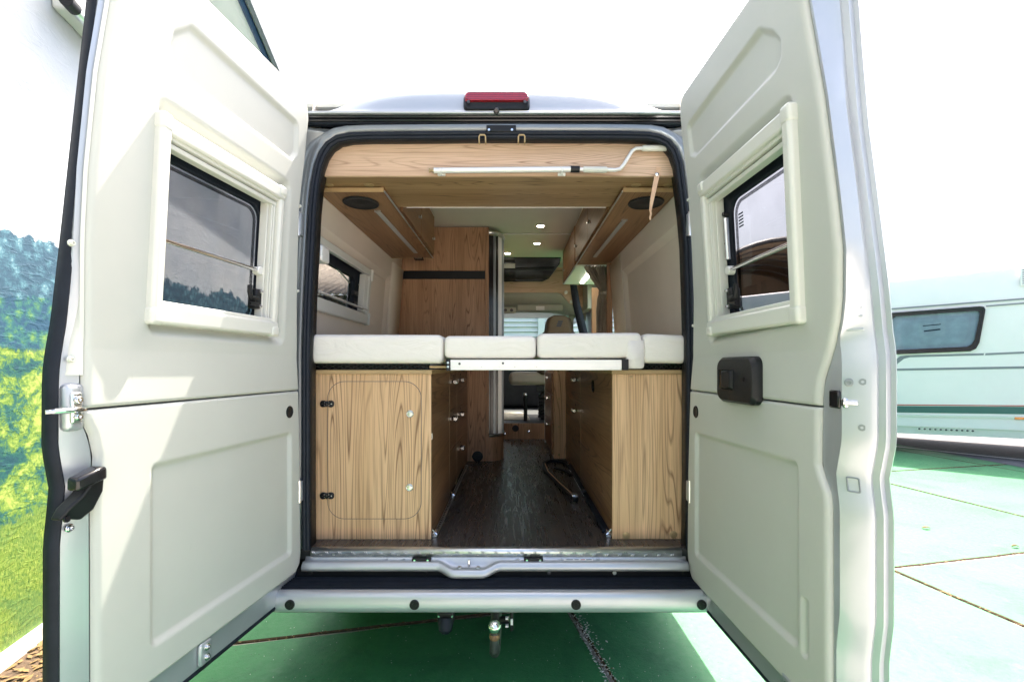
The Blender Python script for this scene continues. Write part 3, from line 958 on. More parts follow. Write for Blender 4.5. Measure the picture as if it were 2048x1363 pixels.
# hinges on the corner posts
for sx, px in ((-1, 601), (1, 1378)):
    for py0, py1 in ((428, 472), (960, 1000)):
        x, _, z1 = P(px, py0, 1.865); _, _, z0 = P(px, py1, 1.865)
        h = bx('hinge', M['silver'], x - .011, x + .011, 1.845, 1.872, z0, z1, bevel=.004)
        MB().tube([(x - sx * .004, 1.848, z0 - .004), (x - sx * .004, 1.848, z1 + .004)], .006, 8).build('hinge_pin', M['alu'], h)
# header catch plate, two wire staples
x0, _, zb = P(973, 266, 1.87); x1, _, zt_ = P(1032, 253, 1.87)
cp = bx('catch_plate', M['black'], x0, x1, 1.858, 1.874, zb, zt_, bevel=.002)
for px in (978, 1024):
    MB().cyl(P(px, 260, 1.858), (0, -1, 0), .005, 0, .003, 10).build('screw', M['chrome'], cp)
MB().box(P(933, 264, 1.86)[0], P(1056, 264, 1.86)[0], 1.866, 1.874, P(0, 265, 1.86)[2], P(0, 262, 1.86)[2]).build('edge_strip', M['alu'], cp)
for px in (965, 1043):
    x, _, zc = P(px, 279, 1.865)
    part(MB().tube([(x - .013, 1.872, zc - .016), (x - .013, 1.855, zc - .014), (x - .013, 1.852, zc + .006), (x - .009, 1.85, zc + .011), (x + .009, 1.85, zc + .011), (x + .013, 1.852, zc + .006), (x + .013, 1.855, zc - .014), (x + .013, 1.872, zc - .016)], .0034, 6), 'staple', M['brass'])

# third brake light with camera
bl_d = 1.872
def bp(px, py): return P(px, py, bl_d)
xa, xb = bp(928, 0)[0], bp(1059, 0)[0]
zt2, zm, zb2 = bp(0, 194)[2], bp(0, 214)[2], bp(0, 229)[2]
base = rrect(xa, xb, zb2, zt2, .022, 6)
lamp = part(MB().loft([[(x, bl_d + .05, z) for x, z in base], [(x, bl_d - .02, z) for x, z in base],
                       [(xa + .008 + (x - xa) * (xb - xa - .016) / (xb - xa), bl_d - .034, zb2 + .004 + (z - zb2) * .88) for x, z in base]]), 'brake_light', M['black'], smooth=40)
lens = rrect(xa + .004, xb - .004, zm, zt2 - .003, .018, 6)
MB().loft([[(x, bl_d - .018, z) for x, z in lens], [(x, bl_d - .036, z) for x, z in lens],
           [((x - XC) * .955 + XC, bl_d - .044, zm + .004 + (z - zm) * .82) for x, z in lens]]).build('lens', M['red'], lamp, smooth=50)
for px in (937, 1050):
    MB().cyl(P(px, 204, bl_d - .043), (0, -1, 0), .006, 0, .004, 12).build('screw', M['steel_dk'], lamp)
MB().lathe(P(993, 222, bl_d - .03), (0, -1, -.4), [(.012, -.01), (.012, .006), (.008, .010), (.004, .010)], 16).build('camera_eye', M['gloss_black'], lamp)

# ------------------------------------------------------------------ rear doors
# door space: u along the door from the hinge, n towards its inner face, z up.  The top of the door leans in.
class Door:
    def __init__(s, side):
        s.side = side
        if side < 0:
            s.Xh, s.th, s.a, s.b, s.sh = .865, rad(7.3), .071, 0., .02
        else:
            s.Xh, s.th, s.a, s.b, s.sh = .721, rad(1.9), .094, .016, .09
        s.c, s.s_ = math.cos(s.th), math.sin(s.th)
    def __call__(s, u, n, z):
        u = u + s.sh * max(0.0, z - 1.437)
        h = max(0.0, z - 1.4)
        lean = s.a * h + s.b * h * h
        return (s.side * (s.Xh - lean + u * s.s_ - n * s.c), 1.85 - u * s.c - n * s.s_, z)

def poly_sdf(U, Z, poly):
    d = np.full(U.shape, 1e9)
    sg_ = np.ones(U.shape)
    n = len(poly)
    for i in range(n):
        ax_, ay_ = poly[i]
        bx_, by_ = poly[i - 1]
        ex, ey = bx_ - ax_, by_ - ay_
        wx, wy = U - ax_, Z - ay_
        t = np.clip((wx * ex + wy * ey) / (ex * ex + ey * ey), 0, 1)
        d = np.minimum(d, (wx - ex * t) ** 2 + (wy - ey * t) ** 2)
        c1 = Z >= ay_; c2 = Z < by_; c3 = ex * wy > ey * wx
        flip = (c1 & c2 & c3) | (~c1 & ~c2 & ~c3)
        sg_ = np.where(flip, -sg_, sg_)
    return np.sqrt(d) * sg_
def inset_poly(poly, r):
    cx = sum(p[0] for p in poly) / len(poly); cy = sum(p[1] for p in poly) / len(poly)
    return [(p[0] - math.copysign(min(r, abs(p[0] - cx)), p[0] - cx), p[1] - math.copysign(min(r, abs(p[1] - cy)), p[1] - cy)) for p in poly]
def smst(x):
    x = np.clip(x, 0, 1)
    return x * x * (3 - 2 * x)

def trim_panel(door, parent, z0, z1, u0t, u1t, feats, hole=None, label=None):
    nz = max(8, int((z1 - z0) / .0045))
    nu = 190
    zs_ = np.linspace(z0, z1, nz + 1)
    t = np.linspace(0, 1, nu + 1)
    t = .5 - .5 * np.cos(PI * t) * (.35) - .5 * (1 - 2 * t) * .0 if False else t
    ed = np.concatenate([[0, .002, .005, .009, .014], np.linspace(.02, .98, nu - 9), [.986, .991, .995, .998, 1]])
    u0 = np.array([lerp_tab(u0t, z) for z in zs_]); u1 = np.array([lerp_tab(u1t, z) for z in zs_])
    U = u0[:, None] + (u1 - u0)[:, None] * ed[None, :]
    Z = np.repeat(zs_[:, None], len(ed), 1)
    # drop at the outline
    du = np.minimum(U - u0[:, None], u1[:, None] - U)
    dz = np.minimum(Z - z0, z1 - Z)
    def roll(d, r, dep):
        q = 1 - np.clip(d / r, 0, 1)
        return -dep * (1 - np.sqrt(np.maximum(0, 1 - q * q)))
    H = roll(du, .016, .014) + roll(dz, .006, .006)
    for poly, r, depth, w in feats:
        sd = poly_sdf(U, Z, inset_poly(poly, r)) - r
        H = H - depth * smst(-sd / w + .15)
    H = H + .0005 * np.sin(U * 5 + Z * 3)
    vs = [door(float(a), float(b), float(c)) for a, b, c in zip(U.ravel(), H.ravel(), Z.ravel())]
    n = len(ed)
    fs = []
    for j in range(nz):
        for i in range(n - 1):
            if hole:
                uc = (U[j, i] + U[j, i + 1]) / 2; zc = (zs_[j] + zs_[j + 1]) / 2
                if hole[0] < uc < hole[1] and hole[2] < zc < hole[3]:
                    continue
            fs.append((j * n + i, j * n + i + 1, (j + 1) * n + i + 1, (j + 1) * n + i))
    mb = MB().add(vs, fs)
    return mb.build('trim_panel', M['panel'], parent, smooth=60)

def screw(door, u, z, n0, parent, r=.007, name='bolt', mat=None):
    mb = MB()
    mb.lathe((0, 0, 0), (0, 1, 0), [(r * 1.25, 0), (r * 1.25, .0022), (r, .0026), (r, .006), (r * .8, .0075), (r * .45, .0075), (r * .4, .004)], 14)
    mb.map(lambda x, y, zz: door(u + x, n0 + y, z + zz))
    return mb.build(name, mat or M['chrome'], parent)

def make_door(side):
    D = Door(side)
    L = side < 0
    if L:
        u0t = [(.525, .05), (.535, .012), (.56, -.012), (.60, -.019), (1.0, -.014), (1.262, -.004), (1.45, .010), (1.62, .028), (1.98, .050), (2.16, .034), (2.34, .024), (2.375, .034), (2.395, .055), (2.41, .11)]
        u1t = [(.52, .800), (1.02, .802), (1.09, .800), (1.15, .796), (1.20, .806), (1.24, .823), (1.40, .822), (1.65, .832), (1.80, .832), (2.02, .822), (2.2, .803), (2.41, .79)]
        zb_, zt_ = .530, 2.405
        # outer flange, as offsets of the apparent edge
        et = [(.45, .003), (.97, .002), (1.02, -.003), (1.09, -.009), (1.18, .005), (1.34, .004), (1.46, -.009), (1.63, -.019), (1.89, -.033), (2.17, -.049), (2.42, -.06)]
        sec = [(.838, -.020), (.862, -.030), (.862, -.050), (.850, -.064)]
        upper = [(.094, 2.290), (.60, 2.298), (.645, 2.252), (.652, 2.215), (.645, 2.150), (.630, 2.137), (.108, 2.136), (.088, 2.16)]
        pocket = [(.105, 1.442), (.672, 1.442), (.675, 2.055), (.118, 2.055)]
        lower = [(.050, .616), (.660, .616), (.660, 1.102), (.050, 1.102)]
        fr = (.163, .682, 1.472, 2.012); fi = (.190, .650, 1.520, 1.970); rw = .052
    else:
        u0t = [(.505, .05), (.515, .010), (.54, -.014), (.60, -.027), (.91, -.022), (1.10, -.012), (1.262, -.002), (1.45, .034), (1.62, .062), (1.84, .074), (2.06, .076), (2.20, .064), (2.30, .062), (2.33, .072), (2.35, .10)]
        u1t = [(.50, .777), (1.03, .775), (1.06, .770), (1.09, .752), (1.12, .739), (1.28, .742), (1.33, .750), (1.41, .785), (1.46, .803), (1.51, .812), (1.62, .818), (1.73, .808), (1.96, .782), (2.2, .744), (2.36, .73)]
        zb_, zt_ = .505, 2.352
        et = [(.44, -.012), (.70, -.012), (.79, 0), (1.03, .0), (1.106, -.012), (1.19, .006), (1.37, .006), (1.54, -.007), (1.9, -.048), (2.04, -.056), (2.36, -.07)]
        sec = [(.797, -.012), (.806, -.020), (.832, -.047), (.838, -.060), (.835, -.066), (.846, -.074), (.842, -.088), (.850, -.093), (.842, -.102)]
        upper = [(.117, 2.240), (.592, 2.252), (.640, 2.212), (.660, 2.160), (.660, 2.118), (.645, 2.108), (.15, 2.106), (.125, 2.12)]
        pocket = [(.178, 1.442), (.690, 1.466), (.690, 2.028), (.178, 2.035)]
        lower = [(.050, .614), (.668, .622), (.668, 1.112), (.050, 1.102)]
        fr = (.200, .706, 1.470, 1.995); fi = (.226, .672, 1.518, 1.952); rw = .078
    ue = lambda z: lerp_tab(et, z)
    hole = (fi[0] - .030, fi[1] + .012, fi[2] - .012, fi[3] + .012)
    zlo, zhi = (.452, 2.415) if L else (.440, 2.36)
    rows = sorted(set(list(np.linspace(zlo, zhi, 84)) + [.5395, .5445, hole[2], hole[3]]))
    loops = []
    for z in rows:
        e = ue(z)
        a0 = lerp_tab(u0t, z) - .006
        if z < .54:
            a0 = lerp_tab([(.44, .10), (.47, .03), (.50, .0), (.54, -.016)], z)
        a1 = lerp_tab(u1t, z)
        deep = -.012 if z < .542 else -.046
        loop = [(a0, -.014), (a0 + .006, deep), (hole[0], deep), (hole[1], deep), (a1 - .016, deep), (a1 + .002, -.014)]
        k = smst(np.array([(z - 1.05) / .05])).item() * (1 - smst(np.array([(z - 1.40) / .05])).item())
        if not L:
            loop[5] = (a1 + .003, -.012)
        first = True
        for (su, sn) in sec:
            uu = su + e
            if not L and first:
                uu = max(uu, a1 + .010)
            elif not L:
                uu = max(uu, loop[-1][0] + .002) if sn > -.05 else uu
            if L and first:
                uu = max(a1 + .012, uu)
            loop.append((uu, sn))
            first = False
        back = -.085 if L else -.105
        loop += [(hole[1], back), (hole[0], back), (a0 + .006, back), (a0 - .004, back + .02)]
        loops.append([(u, n, z) for u, n in loop])
    n = len(loops[0])
    skip_inner, skip_back = 2, 6 + len(sec)
    vs = [D(*p) for l in loops for p in l]
    fs = []
    for i in range(len(loops) - 1):
        zc = (rows[i] + rows[i + 1]) / 2
        for j in range(n):
            if j in (skip_inner, skip_back) and hole[2] < zc < hole[3]:
                continue
            k = (j + 1) % n
            fs.append((i * n + j, i * n + k, (i + 1) * n + k, (i + 1) * n + j))
    fs.append(tuple(reversed(range(n))))
    fs.append(tuple((len(loops) - 1) * n + j for j in range(n)))
    # reveal of the window hole
    dr = MB().add(vs, fs).build('rear_door', M['silver'], van, smooth=40)
    dr['label'] = ('left' if L else 'right') + ' rear door, swung open'
    hb = back + .002
    def dbuild(mb, name, mat, **kw):
        return mb.map(lambda u, nn, z: D(u, nn, z)).build(name, mat, dr, **kw)
    dbuild(MB().ring(rrect(hole[0] - .003, hole[1] + .003, hole[2] - .003, hole[3] + .003, .02), rrect(hole[0] + .002, hole[1] - .002, hole[2] + .002, hole[3] - .002, .02), 'y', hb, -.03), 'window_reveal', M['black'])
    # moulded cream trim in two pieces
    trim_panel(D, dr, zb_, 1.2595, u0t, u1t, [(lower, .022, .011, .020)] + ([] if L else [([(.680, .620), (.706, .620), (.706, .772), (.680, .772)], .008, .007, .008)]))
    trim_panel(D, dr, 1.2640, zt_, u0t, u1t, [(upper, .020, .011, .018), (pocket, .030, .030, .040)], hole)
    # window: frame of a cassette blind, rubber, pane
    def frame_box(u0, u1, z0, z1, n0, n1, name, bev=.012, mat=None, seg=3):
        return dbuild(MB().box(u0, u1, n0, n1, z0, z1), name, mat or M['cream'], bevel=bev, seg=seg)
    NF = .016
    cwid = fr[1] - fi[1]
    frame_box(fr[1] - cwid, fr[1], fr[2] + .024, fr[3] - .024, -.04, NF + .006, 'cassette', .010, seg=4)   # thick upright on the free side
    frame_box(fr[0], fr[1] - .004, fr[3] - .046, fr[3], -.04, NF, 'frame_rail', .008)
    frame_box(fr[0], fr[1] - .004, fr[2], fr[2] + .050, -.04, NF, 'frame_rail', .008)
    frame_box(fr[0], fr[0] + .026, fr[2] + .03, fr[3] - .03, -.04, NF - .004, 'frame_rail', .008)
    frame_box(fr[1] - cwid - .002, fr[1] + .002, fr[3] - .044, fr[3] + .003, -.03, NF + .0075, 'corner_piece', .010, seg=4)
    frame_box(fr[1] - cwid - .002, fr[1] + .002, fr[2] - .003, fr[2] + .044, -.03, NF + .0075, 'corner_piece', .010, seg=4)
    frame_box(fr[0] - .003, fr[0] + .040, fr[3] - .034, fr[3] + .003, -.03, NF + .004, 'corner_piece', .010)
    frame_box(fr[0] - .003, fr[0] + .040, fr[2] - .003, fr[2] + .034, -.03, NF + .004, 'corner_piece', .010)
    # blind guide rails: inner edges
    frame_box(fi[0], fi[1], fi[3] - .012, fi[3] + .004, -.02, NF - .010, 'guide_rail', .003)
    frame_box(fi[0], fi[1], fi[3] - .030, fi[3] - .016, -.03, NF - .018, 'guide_rail', .003)
    frame_box(fi[0], fi[1], fi[2] - .004, fi[2] + .014, -.02, NF - .008, 'guide_rail', .003)
    # folded blind on the hinge side
    for k in range(2):
        frame_box(fi[0] + .003 + k * .0095, fi[0] + .0100 + k * .0095, fi[2] + .012, fi[3] - .02, -.036, -.004 - k * .002, 'blind_fold', .002)
    frame_box(fi[0] + .0235, fi[0] + .029, fi[2] + .012, fi[3] - .02, -.046, -.016, 'blind_handle', .003)
    ru0 = .156 if L else .202
    dbuild(MB().ring(rrect(ru0 - .012, fi[1] + .02, fi[2] - .01, fi[3] + .006, .03, 6), rrect(ru0 + rw, fi[1] + .012, fi[2] + .006, fi[3] - .040, .045, 6), 'y', -.066, -.050), 'window_rubber', M['rubber'], bevel=.004)
    pn = rrect(ru0 + .012, fi[1] + .018, fi[2] - .006, fi[3] - .02, .045, 6)
    dbuild(MB().prism(pn, 'y', -.072, -.068), 'window_pane', M['smoke'], smooth=0)
    dbuild(MB().ring(rrect(ru0 + rw + .004, fi[1] + .012, fi[2] + .008, fi[3] - .044, .042, 6), rrect(ru0 + rw + .016, fi[1] + .008, fi[2] + .016, fi[3] - .054, .036, 6), 'y', -.0675, -.0655), 'pane_edge', M['smoke'], smooth=0)
    # stay bar, catches
    zst = 1.700 if L else 1.683
    ub = .228 if L else .294
    dbuild(MB().tube([(ub, -.028, zst), (fi[1] + .004, -.028, zst + .004)], .0058, 10), 'stay_bar', M['chrome'])
    dbuild(MB().cyl((ub, -.035, zst), (0, 1, 0), .015, -.01, .014, 16), 'stay_mount', M['alu_w'], bevel=.003)
    zc = 1.600 if L else 1.590
    lc = dbuild(MB().box(ub - .014, ub + .018, -.055, -.020, zc - .035, zc + .035), 'window_catch', M['black'], bevel=.006)
    dbuild(MB().tube([(ub + .006, -.022, zc), (ub + .045, -.020, zc), (ub + .052, -.020, zc + .018), (ub + .05, -.022, zc + .04)], .008, 8), 'catch_lever', M['black'])
    dbuild(MB().tube([(ub + .006, -.022, zc - .02), (ub + .05, -.020, zc - .022)], .006, 8), 'catch_lever', M['black'])
    for dz in (-.026, .026):
        screw(D, ub - .004, zc + dz, -.021, dr, .0045, 'screw')
    if L:
        dbuild(MB().tube([(fi[1] - .004, -.03, 1.685), (fi[1] - .010, -.02, 1.66), (fi[1] - .008, -.02, 1.60), (fi[1] + .004, -.03, 1.57)], [.007, .009, .009, .007], 8), 'catch_lever', M['black'])
    else:
        dbuild(MB().tube([(ub - .006, -.03, 1.72), (ub - .006, -.03, 1.855)], .0088, 12), 'gas_strut', M['alu'])
        dbuild(MB().cyl((ub - .006, -.034, 1.868), (0, 1, 0), .007, -.004, .012, 10), 'strut_bolt', M['black'])
    # printed mark on the acrylic
    for k in range(5):
        dbuild(MB().box(ru0 + rw + .022 if not L else fi[1] - .055, ru0 + rw + .05 if not L else fi[1] - .022, -.0672, -.0668, 1.86 - k * .010, 1.865 - k * .010), 'pane_print', M['ink'], smooth=0)
    # round plug near the hinge
    pu, pz = (.064, 1.181) if L else (.061, 1.181)
    pg = MB()
    pg.lathe((0, 0, 0), (0, 1, 0), [(.024, -.004), (.024, .0015), (.0215, .003), (.019, .0015), (.017, .0005), (.0, .0005)], 24)
    pg.map(lambda x, y, z: D(pu + x * .9, y, pz + z))
    pg.build('plug', M['black'], dr)
    # small white buttons along the hinge edge
    for z in ((1.66, 1.99) if L else (1.99, 1.52)):
        u = lerp_tab(u0t, z) - .001
        screw(D, u, z, -.008, dr, .0055, 'edge_button', M['cream'])
    # bottom seal and hinge bracket
    pts = [(.115, -.02, zlo - .004), (.30, -.02, zlo - .004), (.60, -.02, zlo - .004), (.83 if L else .80, -.02, zlo - .004)]
    pts = [(-.016, -.02, .60), (-.012, -.02, .535), (.02, -.02, .486), (.06, -.02, zlo + .010)] + pts
    dbuild(MB().tube(pts, .011, 8), 'bottom_seal', M['rubber'])
    if L:
        # seal on the free edge, latch striker, pull handle, bolts
        zz = np.linspace(.47, 2.40, 60)
        sm = MB()
        sm.loft([[(.846 + ue(z), -.030, z), (.858 + ue(z), -.022, z), (.868 + ue(z), -.030, z), (.866 + ue(z), -.052, z), (.852 + ue(z), -.060, z)] for z in zz])
        dbuild(sm, 'edge_seal', M['rubber'], smooth=60)
        pl = dbuild(MB().box(.815, .856, -.040, -.006, 1.214, 1.322), 'latch_plate', M['silver'], bevel=.012, seg=3)
        dbuild(MB().box(.826, .850, -.010, -.001, 1.232, 1.302), 'striker_plate', M['alu'], bevel=.006)
        dbuild(MB().tube([(.826, .002, 1.262), (.840, .006, 1.263), (.880, -.004, 1.263), (.893, -.012, 1.262)], [.005, .0065, .0065, .005], 10), 'striker_pin', M['chrome'])
        for z in (1.247, 1.285):
            screw(D, .838, z, -.001, dr, .0075)
        screw(D, .842, .999, -.019, dr, .0075)
        for z in (1.376, 1.631):
            u = lerp_tab(u1t, z) + .022 - .0
            screw(D, u, z, -.014, dr, .006, 'screw_cap', M['cream'])
        # cream edge strip above the latch
        zz = np.linspace(1.34, 2.40, 40)
        es = MB().loft([[(lerp_tab(u1t, z) + .000, -.006, z), (lerp_tab(u1t, z) + .008, -.0075, z), (.846 + ue(z) - .004, -.016, z), (.846 + ue(z) - .002, -.028, z), (lerp_tab(u1t, z), -.03, z)] for z in zz])
        dbuild(es, 'edge_strip', M['cream'], smooth=50)
        hd = MB()
        hd.loft([[(u, n_, z) for u, n_, z in l] for l in (
            [(.862, .010, 1.026), (.884, .010, 1.030), (.884, -.016, 1.030), (.862, -.016, 1.026)],
            [(.842, .014, 1.018), (.872, .016, 1.052), (.872, -.016, 1.052), (.842, -.016, 1.018)],
            [(.818, .018, 1.034), (.846, .022, 1.075), (.846, -.014, 1.075), (.818, -.014, 1.034)],
            [(.799, .020, 1.070), (.830, .026, 1.098), (.830, -.010, 1.098), (.799, -.012, 1.070)],
            [(.796, .020, 1.105), (.826, .026, 1.115), (.826, -.010, 1.115), (.796, -.010, 1.105)])])
        dbuild(hd, 'pull_handle', M['black'], bevel=.005, seg=3)
        gr = MB().loft([[(.794, .024, 1.098), (.794, .024, 1.122), (.794, -.006, 1.122), (.794, -.006, 1.098)],
                        [(.806, .034, 1.100), (.806, .034, 1.132), (.806, -.004, 1.132), (.806, -.004, 1.100)],
                        [(.862, .034, 1.088), (.862, .034, 1.118), (.862, .004, 1.118), (.862, .004, 1.088)],
                        [(.868, .030, 1.090), (.868, .030, 1.112), (.868, .008, 1.112), (.868, .008, 1.090)]])
        dbuild(gr, 'handle_grip', M['gloss_black'], bevel=.006, seg=3)
        dbuild(MB().cyl((.872, .012, 1.030), (0, 1, 0), .007, 0, .004, 12), 'handle_pivot', M['gloss_black'])
        # hinge-like bracket at the foot
        fb = dbuild(MB().box(.455, .50, -.012, .002, .462, .530), 'foot_bracket', M['silver'], bevel=.006)
        for z in (.482, .512):
            screw(D, .476, z, .002, dr, .008)
    else:
        hb_ = dbuild(MB().loft([[(u, n_, z) for u, z in rrect(*r_, 6)] for n_, r_ in ((-.002, (.286, .512, 1.242, 1.390, .028)), (.018, (.286, .512, 1.242, 1.390, .028)), (.030, (.294, .505, 1.250, 1.382, .030)))]), 'handle_housing', M['black'], smooth=40)
        rec = dbuild(MB().ring(rrect(.306, .402, 1.282, 1.352, .008), rrect(.310, .398, 1.286, 1.348, .006), 'y', .029, .034), 'handle_surround', M['black'], bevel=.002)
        dbuild(MB().box(.310, .334, .0295, .0312, 1.286, 1.348), 'grip_recess', M['gloss_black'], bevel=0)
        dbuild(MB().box(.336, .398, .024, .040, 1.288, 1.346), 'handle_lever', M['black'], bevel=.006)
        dbuild(MB().cyl((.462, .030, 1.320), (0, 1, 0), .006, -.002, .0012, 12), 'lock_hole', M['gloss_black'])
        # latch on the free edge
        q = MB().box(-.02, .02, -.013, .004, -.021, .021)
        lat_ = MB().box(.768, .800, -.030, -.006, 1.262, 1.304)
        dbuild(lat_, 'latch', M['gloss_black'], bevel=.004)
        dbuild(MB().box(.790, .812, -.030, -.012, 1.264, 1.288), 'latch_bolt', M['chrome'], bevel=.005)
        def on_edge(u, n_, z, par=dr, r=.0075):
            mb = MB()
            mb.lathe((0, 0, 0), (.8, .6, 0), [(r * 1.3, 0), (r * 1.3, .002), (r, .0025), (r, .006), (r * .4, .006), (r * .35, .003)], 14)
            mb.map(lambda x, y, zz: D(u + x, n_ + y, z + zz))
            return mb.build('bolt', M['silver2'], par)
        on_edge(.812, -.022, 1.323); on_edge(.826, -.042, 1.325); on_edge(.825, -.041, 1.222)
        # guide tongue of the latch
        dbuild(MB().tube([(.806, -.014, 1.277), (.822, -.034, 1.277)], .007, 10), 'latch_tongue', M['chrome'])
        def EF(t, h, z):
            return (.819 + ue(z) * .9 + .69 * t + .72 * h, -.0335 - .72 * t + .69 * h, z)
        def ebuild(mb, name, mat, **kw):
            return mb.map(lambda t, h, z: D(*EF(t, h, z))).build(name, mat, dr, **kw)
        ebuild(MB().ring(rrect(-.013, .013, 1.072, 1.106, .004), rrect(-.010, .010, 1.075, 1.103, .003), 'y', -.002, .0025), 'edge_recess', M['silver2'], bevel=.001)
        for z in (1.440, 1.470, 1.488):
            ebuild(MB().box(-.018, .016, -.003, .002, z, z + .006), 'edge_rib', M['silver'], bevel=.0015)
        fb = dbuild(MB().box(.60, .655, -.012, .002, .462, .525), 'foot_bracket', M['silver'], bevel=.008)
        screw(D, .628, .495, .002, dr, .013)
    # outer door handle / plate recess skin is plain silver
    return dr

door_l = make_door(-1)
door_r = make_door(1)

# ------------------------------------------------------------------ sill, step and bumper
XL, XR = P(609, 0, 1.86)[0], P(1373, 0, 1.86)[0]
tp = part(MB().sheet(lambda x, t: (x, *[(1.897, FZ + .003), (1.886, FZ + .003), (1.877, FZ + .001), (1.872, FZ - .006), (1.872, FZ - .029)][int(t)]), [XL + .02, XR - .015], [0, 1, 2, 3, 4]), 'tread_plate', M['tread'], solid=.003, smooth=30)
tb = MB()
x = XL + .03
i = 0
while x < XR - .04:
    for (dx, ang, z, y) in ((0, -52, FZ - .0105, 1.8702), (.0075, -52, FZ - .0105, 1.8702), (.0265, 48, FZ - .0205, 1.8702), (.034, 48, FZ - .0205, 1.8702)):
        c = math.cos(rad(ang)); s_ = math.sin(rad(ang))
        L_ = .0095
        ex, ez = -s_ * .0024, c * .0024
        v = [(x + dx - c * L_, y, z - s_ * L_), (x + dx + c * L_, y, z + s_ * L_), (x + dx + ex, y, z + ez), (x + dx - ex, y, z - ez), (x + dx, y - .0028, z)]
        v[4] = (x + dx, y - .0042, z)
        tb.add(v, [(0, 2, 4), (2, 1, 4), (1, 3, 4), (3, 0, 4)])
    x += .0535
    i += 1
tag(tb.build('tread_pattern', M['tread'], tp, smooth=0), kind='stuff')

xbc = P(938, 0, 1.85)[0]
def bowl(x):
    t = (abs(x - xbc) - .055) / .075
    return 1 - smst(np.array([t])).item()
prof_ = [(1.8735, .579), (1.8715, .572), (1.868, .5665), (1.860, .5640), (1.852, .5655), (1.846, .567), (1.838, .562), (1.832, .552), (1.831, .543), (1.834, .536), (1.85, .533)]
def sill_fn(x, t):
    d, z = prof_[int(t)]
    w = bowl(x)
    tt = t / (len(prof_) - 1)
    if tt > .15:
        d -= w * .030 * min(1, (tt - .1) * 2.2)
        z -= w * .016
        if .2 < tt < .5:
            z -= w * .010
    return (x, d, z)
sx_ = sorted(set(list(np.linspace(XL, XR, 40)) + list(np.linspace(xbc - .14, xbc + .14, 40))))
sill = part(MB().sheet(sill_fn, sx_, list(range(len(prof_)))), 'sill', M['silver'], solid=.003, smooth=70)
for px in (772, 806, 1035, 1121, 1196):
    x = P(px, 0, 1.865)[0]
    MB().loft([[(x - .006, 1.872, .568), (x + .010, 1.872, .568), (x + .006, 1.854, .563), (x - .010, 1.854, .563)], [(x - .003, 1.869, .5715), (x + .007, 1.869, .5715), (x + .003, 1.855, .5675), (x - .007, 1.855, .5675)]]).build('sill_rib', M['silver'], sill, smooth=0)
for a, b_ in ((824, 862), (1048, 1086)):
    x0, x1 = P(a, 0, 1.86)[0], P(b_, 0, 1.86)[0]
    br = MB().box(x0, x1, 1.851, 1.8715, .563, .5775).build('striker_block', M['black'], sill, bevel=.003)
    for xx in (x0 + .012, x1 - .012):
        MB().cyl((xx, 1.851, .571), (0, -1, 0), .0045, -.001, .002, 10).build('screw', M['chrome'], sill)
# striker in the bowl: post with two side screws
MB().tube([(xbc, 1.862, .552), (xbc, 1.856, .570), (xbc, 1.848, .572), (xbc, 1.846, .55)], .004, 8).build('striker_loop', M['chrome'], sill)
for dx in (-.038, .038):
    MB().lathe((xbc + dx, 1.842, .545), (0, -.4, 1), [(.009, -.006), (.009, .003), (.006, .006), (.002, .006)], 12).build('bolt', M['alu'], sill)
MB().box(xbc - .05, xbc + .05, 1.836, 1.852, .534, .5415).build('striker_base', M['silver2'], sill, bevel=.004)
# sticker with faint print on the sill
x0, x1 = P(1128, 0, 1.865)[0], P(1186, 0, 1.865)[0]
sk_ = MB().loft([[(x0, 1.8695, .5705), (x1, 1.8695, .5705)], [(x0, 1.857, .5668), (x1, 1.857, .5668)]], False, False).build('sticker', M['paper'], sill, smooth=0)
for a, b_, m_ in ((.08, .30, 'ink'), (.36, .50, 'ink'), (.58, .72, 'redink'), (.76, .95, 'ink')):
    MB().loft([[(x0 + (x1 - x0) * a, 1.865, .5700), (x0 + (x1 - x0) * b_, 1.865, .5700)], [(x0 + (x1 - x0) * a, 1.8615, .5690), (x0 + (x1 - x0) * b_, 1.8615, .5690)]], False, False).build('print_line', M[m_], sill, smooth=0)

bmp = part(MB().sheet(lambda x, t: (x, [1.862, 1.752, 1.742, 1.731, 1.724, 1.721, 1.716, 1.717, 1.726, 1.80][int(t)] + max(0, abs(x - XC) - .80) ** 2 * 1.6, [.502, .500, .5005, .4985, .493, .486, .452, .438, .430, .427][int(t)]),
                      [XC - 1.0 + .05 * i for i in range(41)], list(range(10))), 'bumper', M['silver'], solid=.006, smooth=60)
riser = bx('bumper_riser', M['black'], XL - .10, XR + .10, 1.852, 1.868, .499, .541, bevel=.003)
for px, m_ in ((622, 'black'), (851, 'black'), (1098, 'steel_dk'), (1229, 'cream'), (1366, 'black')):
    x = P(px, 0, 1.852)[0]
    MB().lathe((x, 1.853, .521), (0, -1, 0), [(.008, -.002), (.008, .004), (.005, .006), (.001, .006)], 12).build('bolt', M[m_], riser)
stp = bx('step_pad', M['rubber'], XL - .06, XR + .06, 1.750, 1.851, .4985, .5065, bevel=.002)
for k in range(7):
    d = 1.756 + k * .0115
    MB().box(XL - .055, XR + .055, d, d + .0055, .5067, .5112).build('step_rib', M['rubber'], stp, bevel=.0012)
for px in (580, 829, 1152, 1403):
    x, _, z = P(px, 1208, 1.716)
    sn = part(MB().lathe((x, 1.7140, z), (0, -1, 0), [(.0185, -.006), (.0185, .002), (.0165, .003), (.0155, .0012), (.0085, .0012), (.008, .003), (.001, .003)], 24), 'parking_sensor', M['black'])
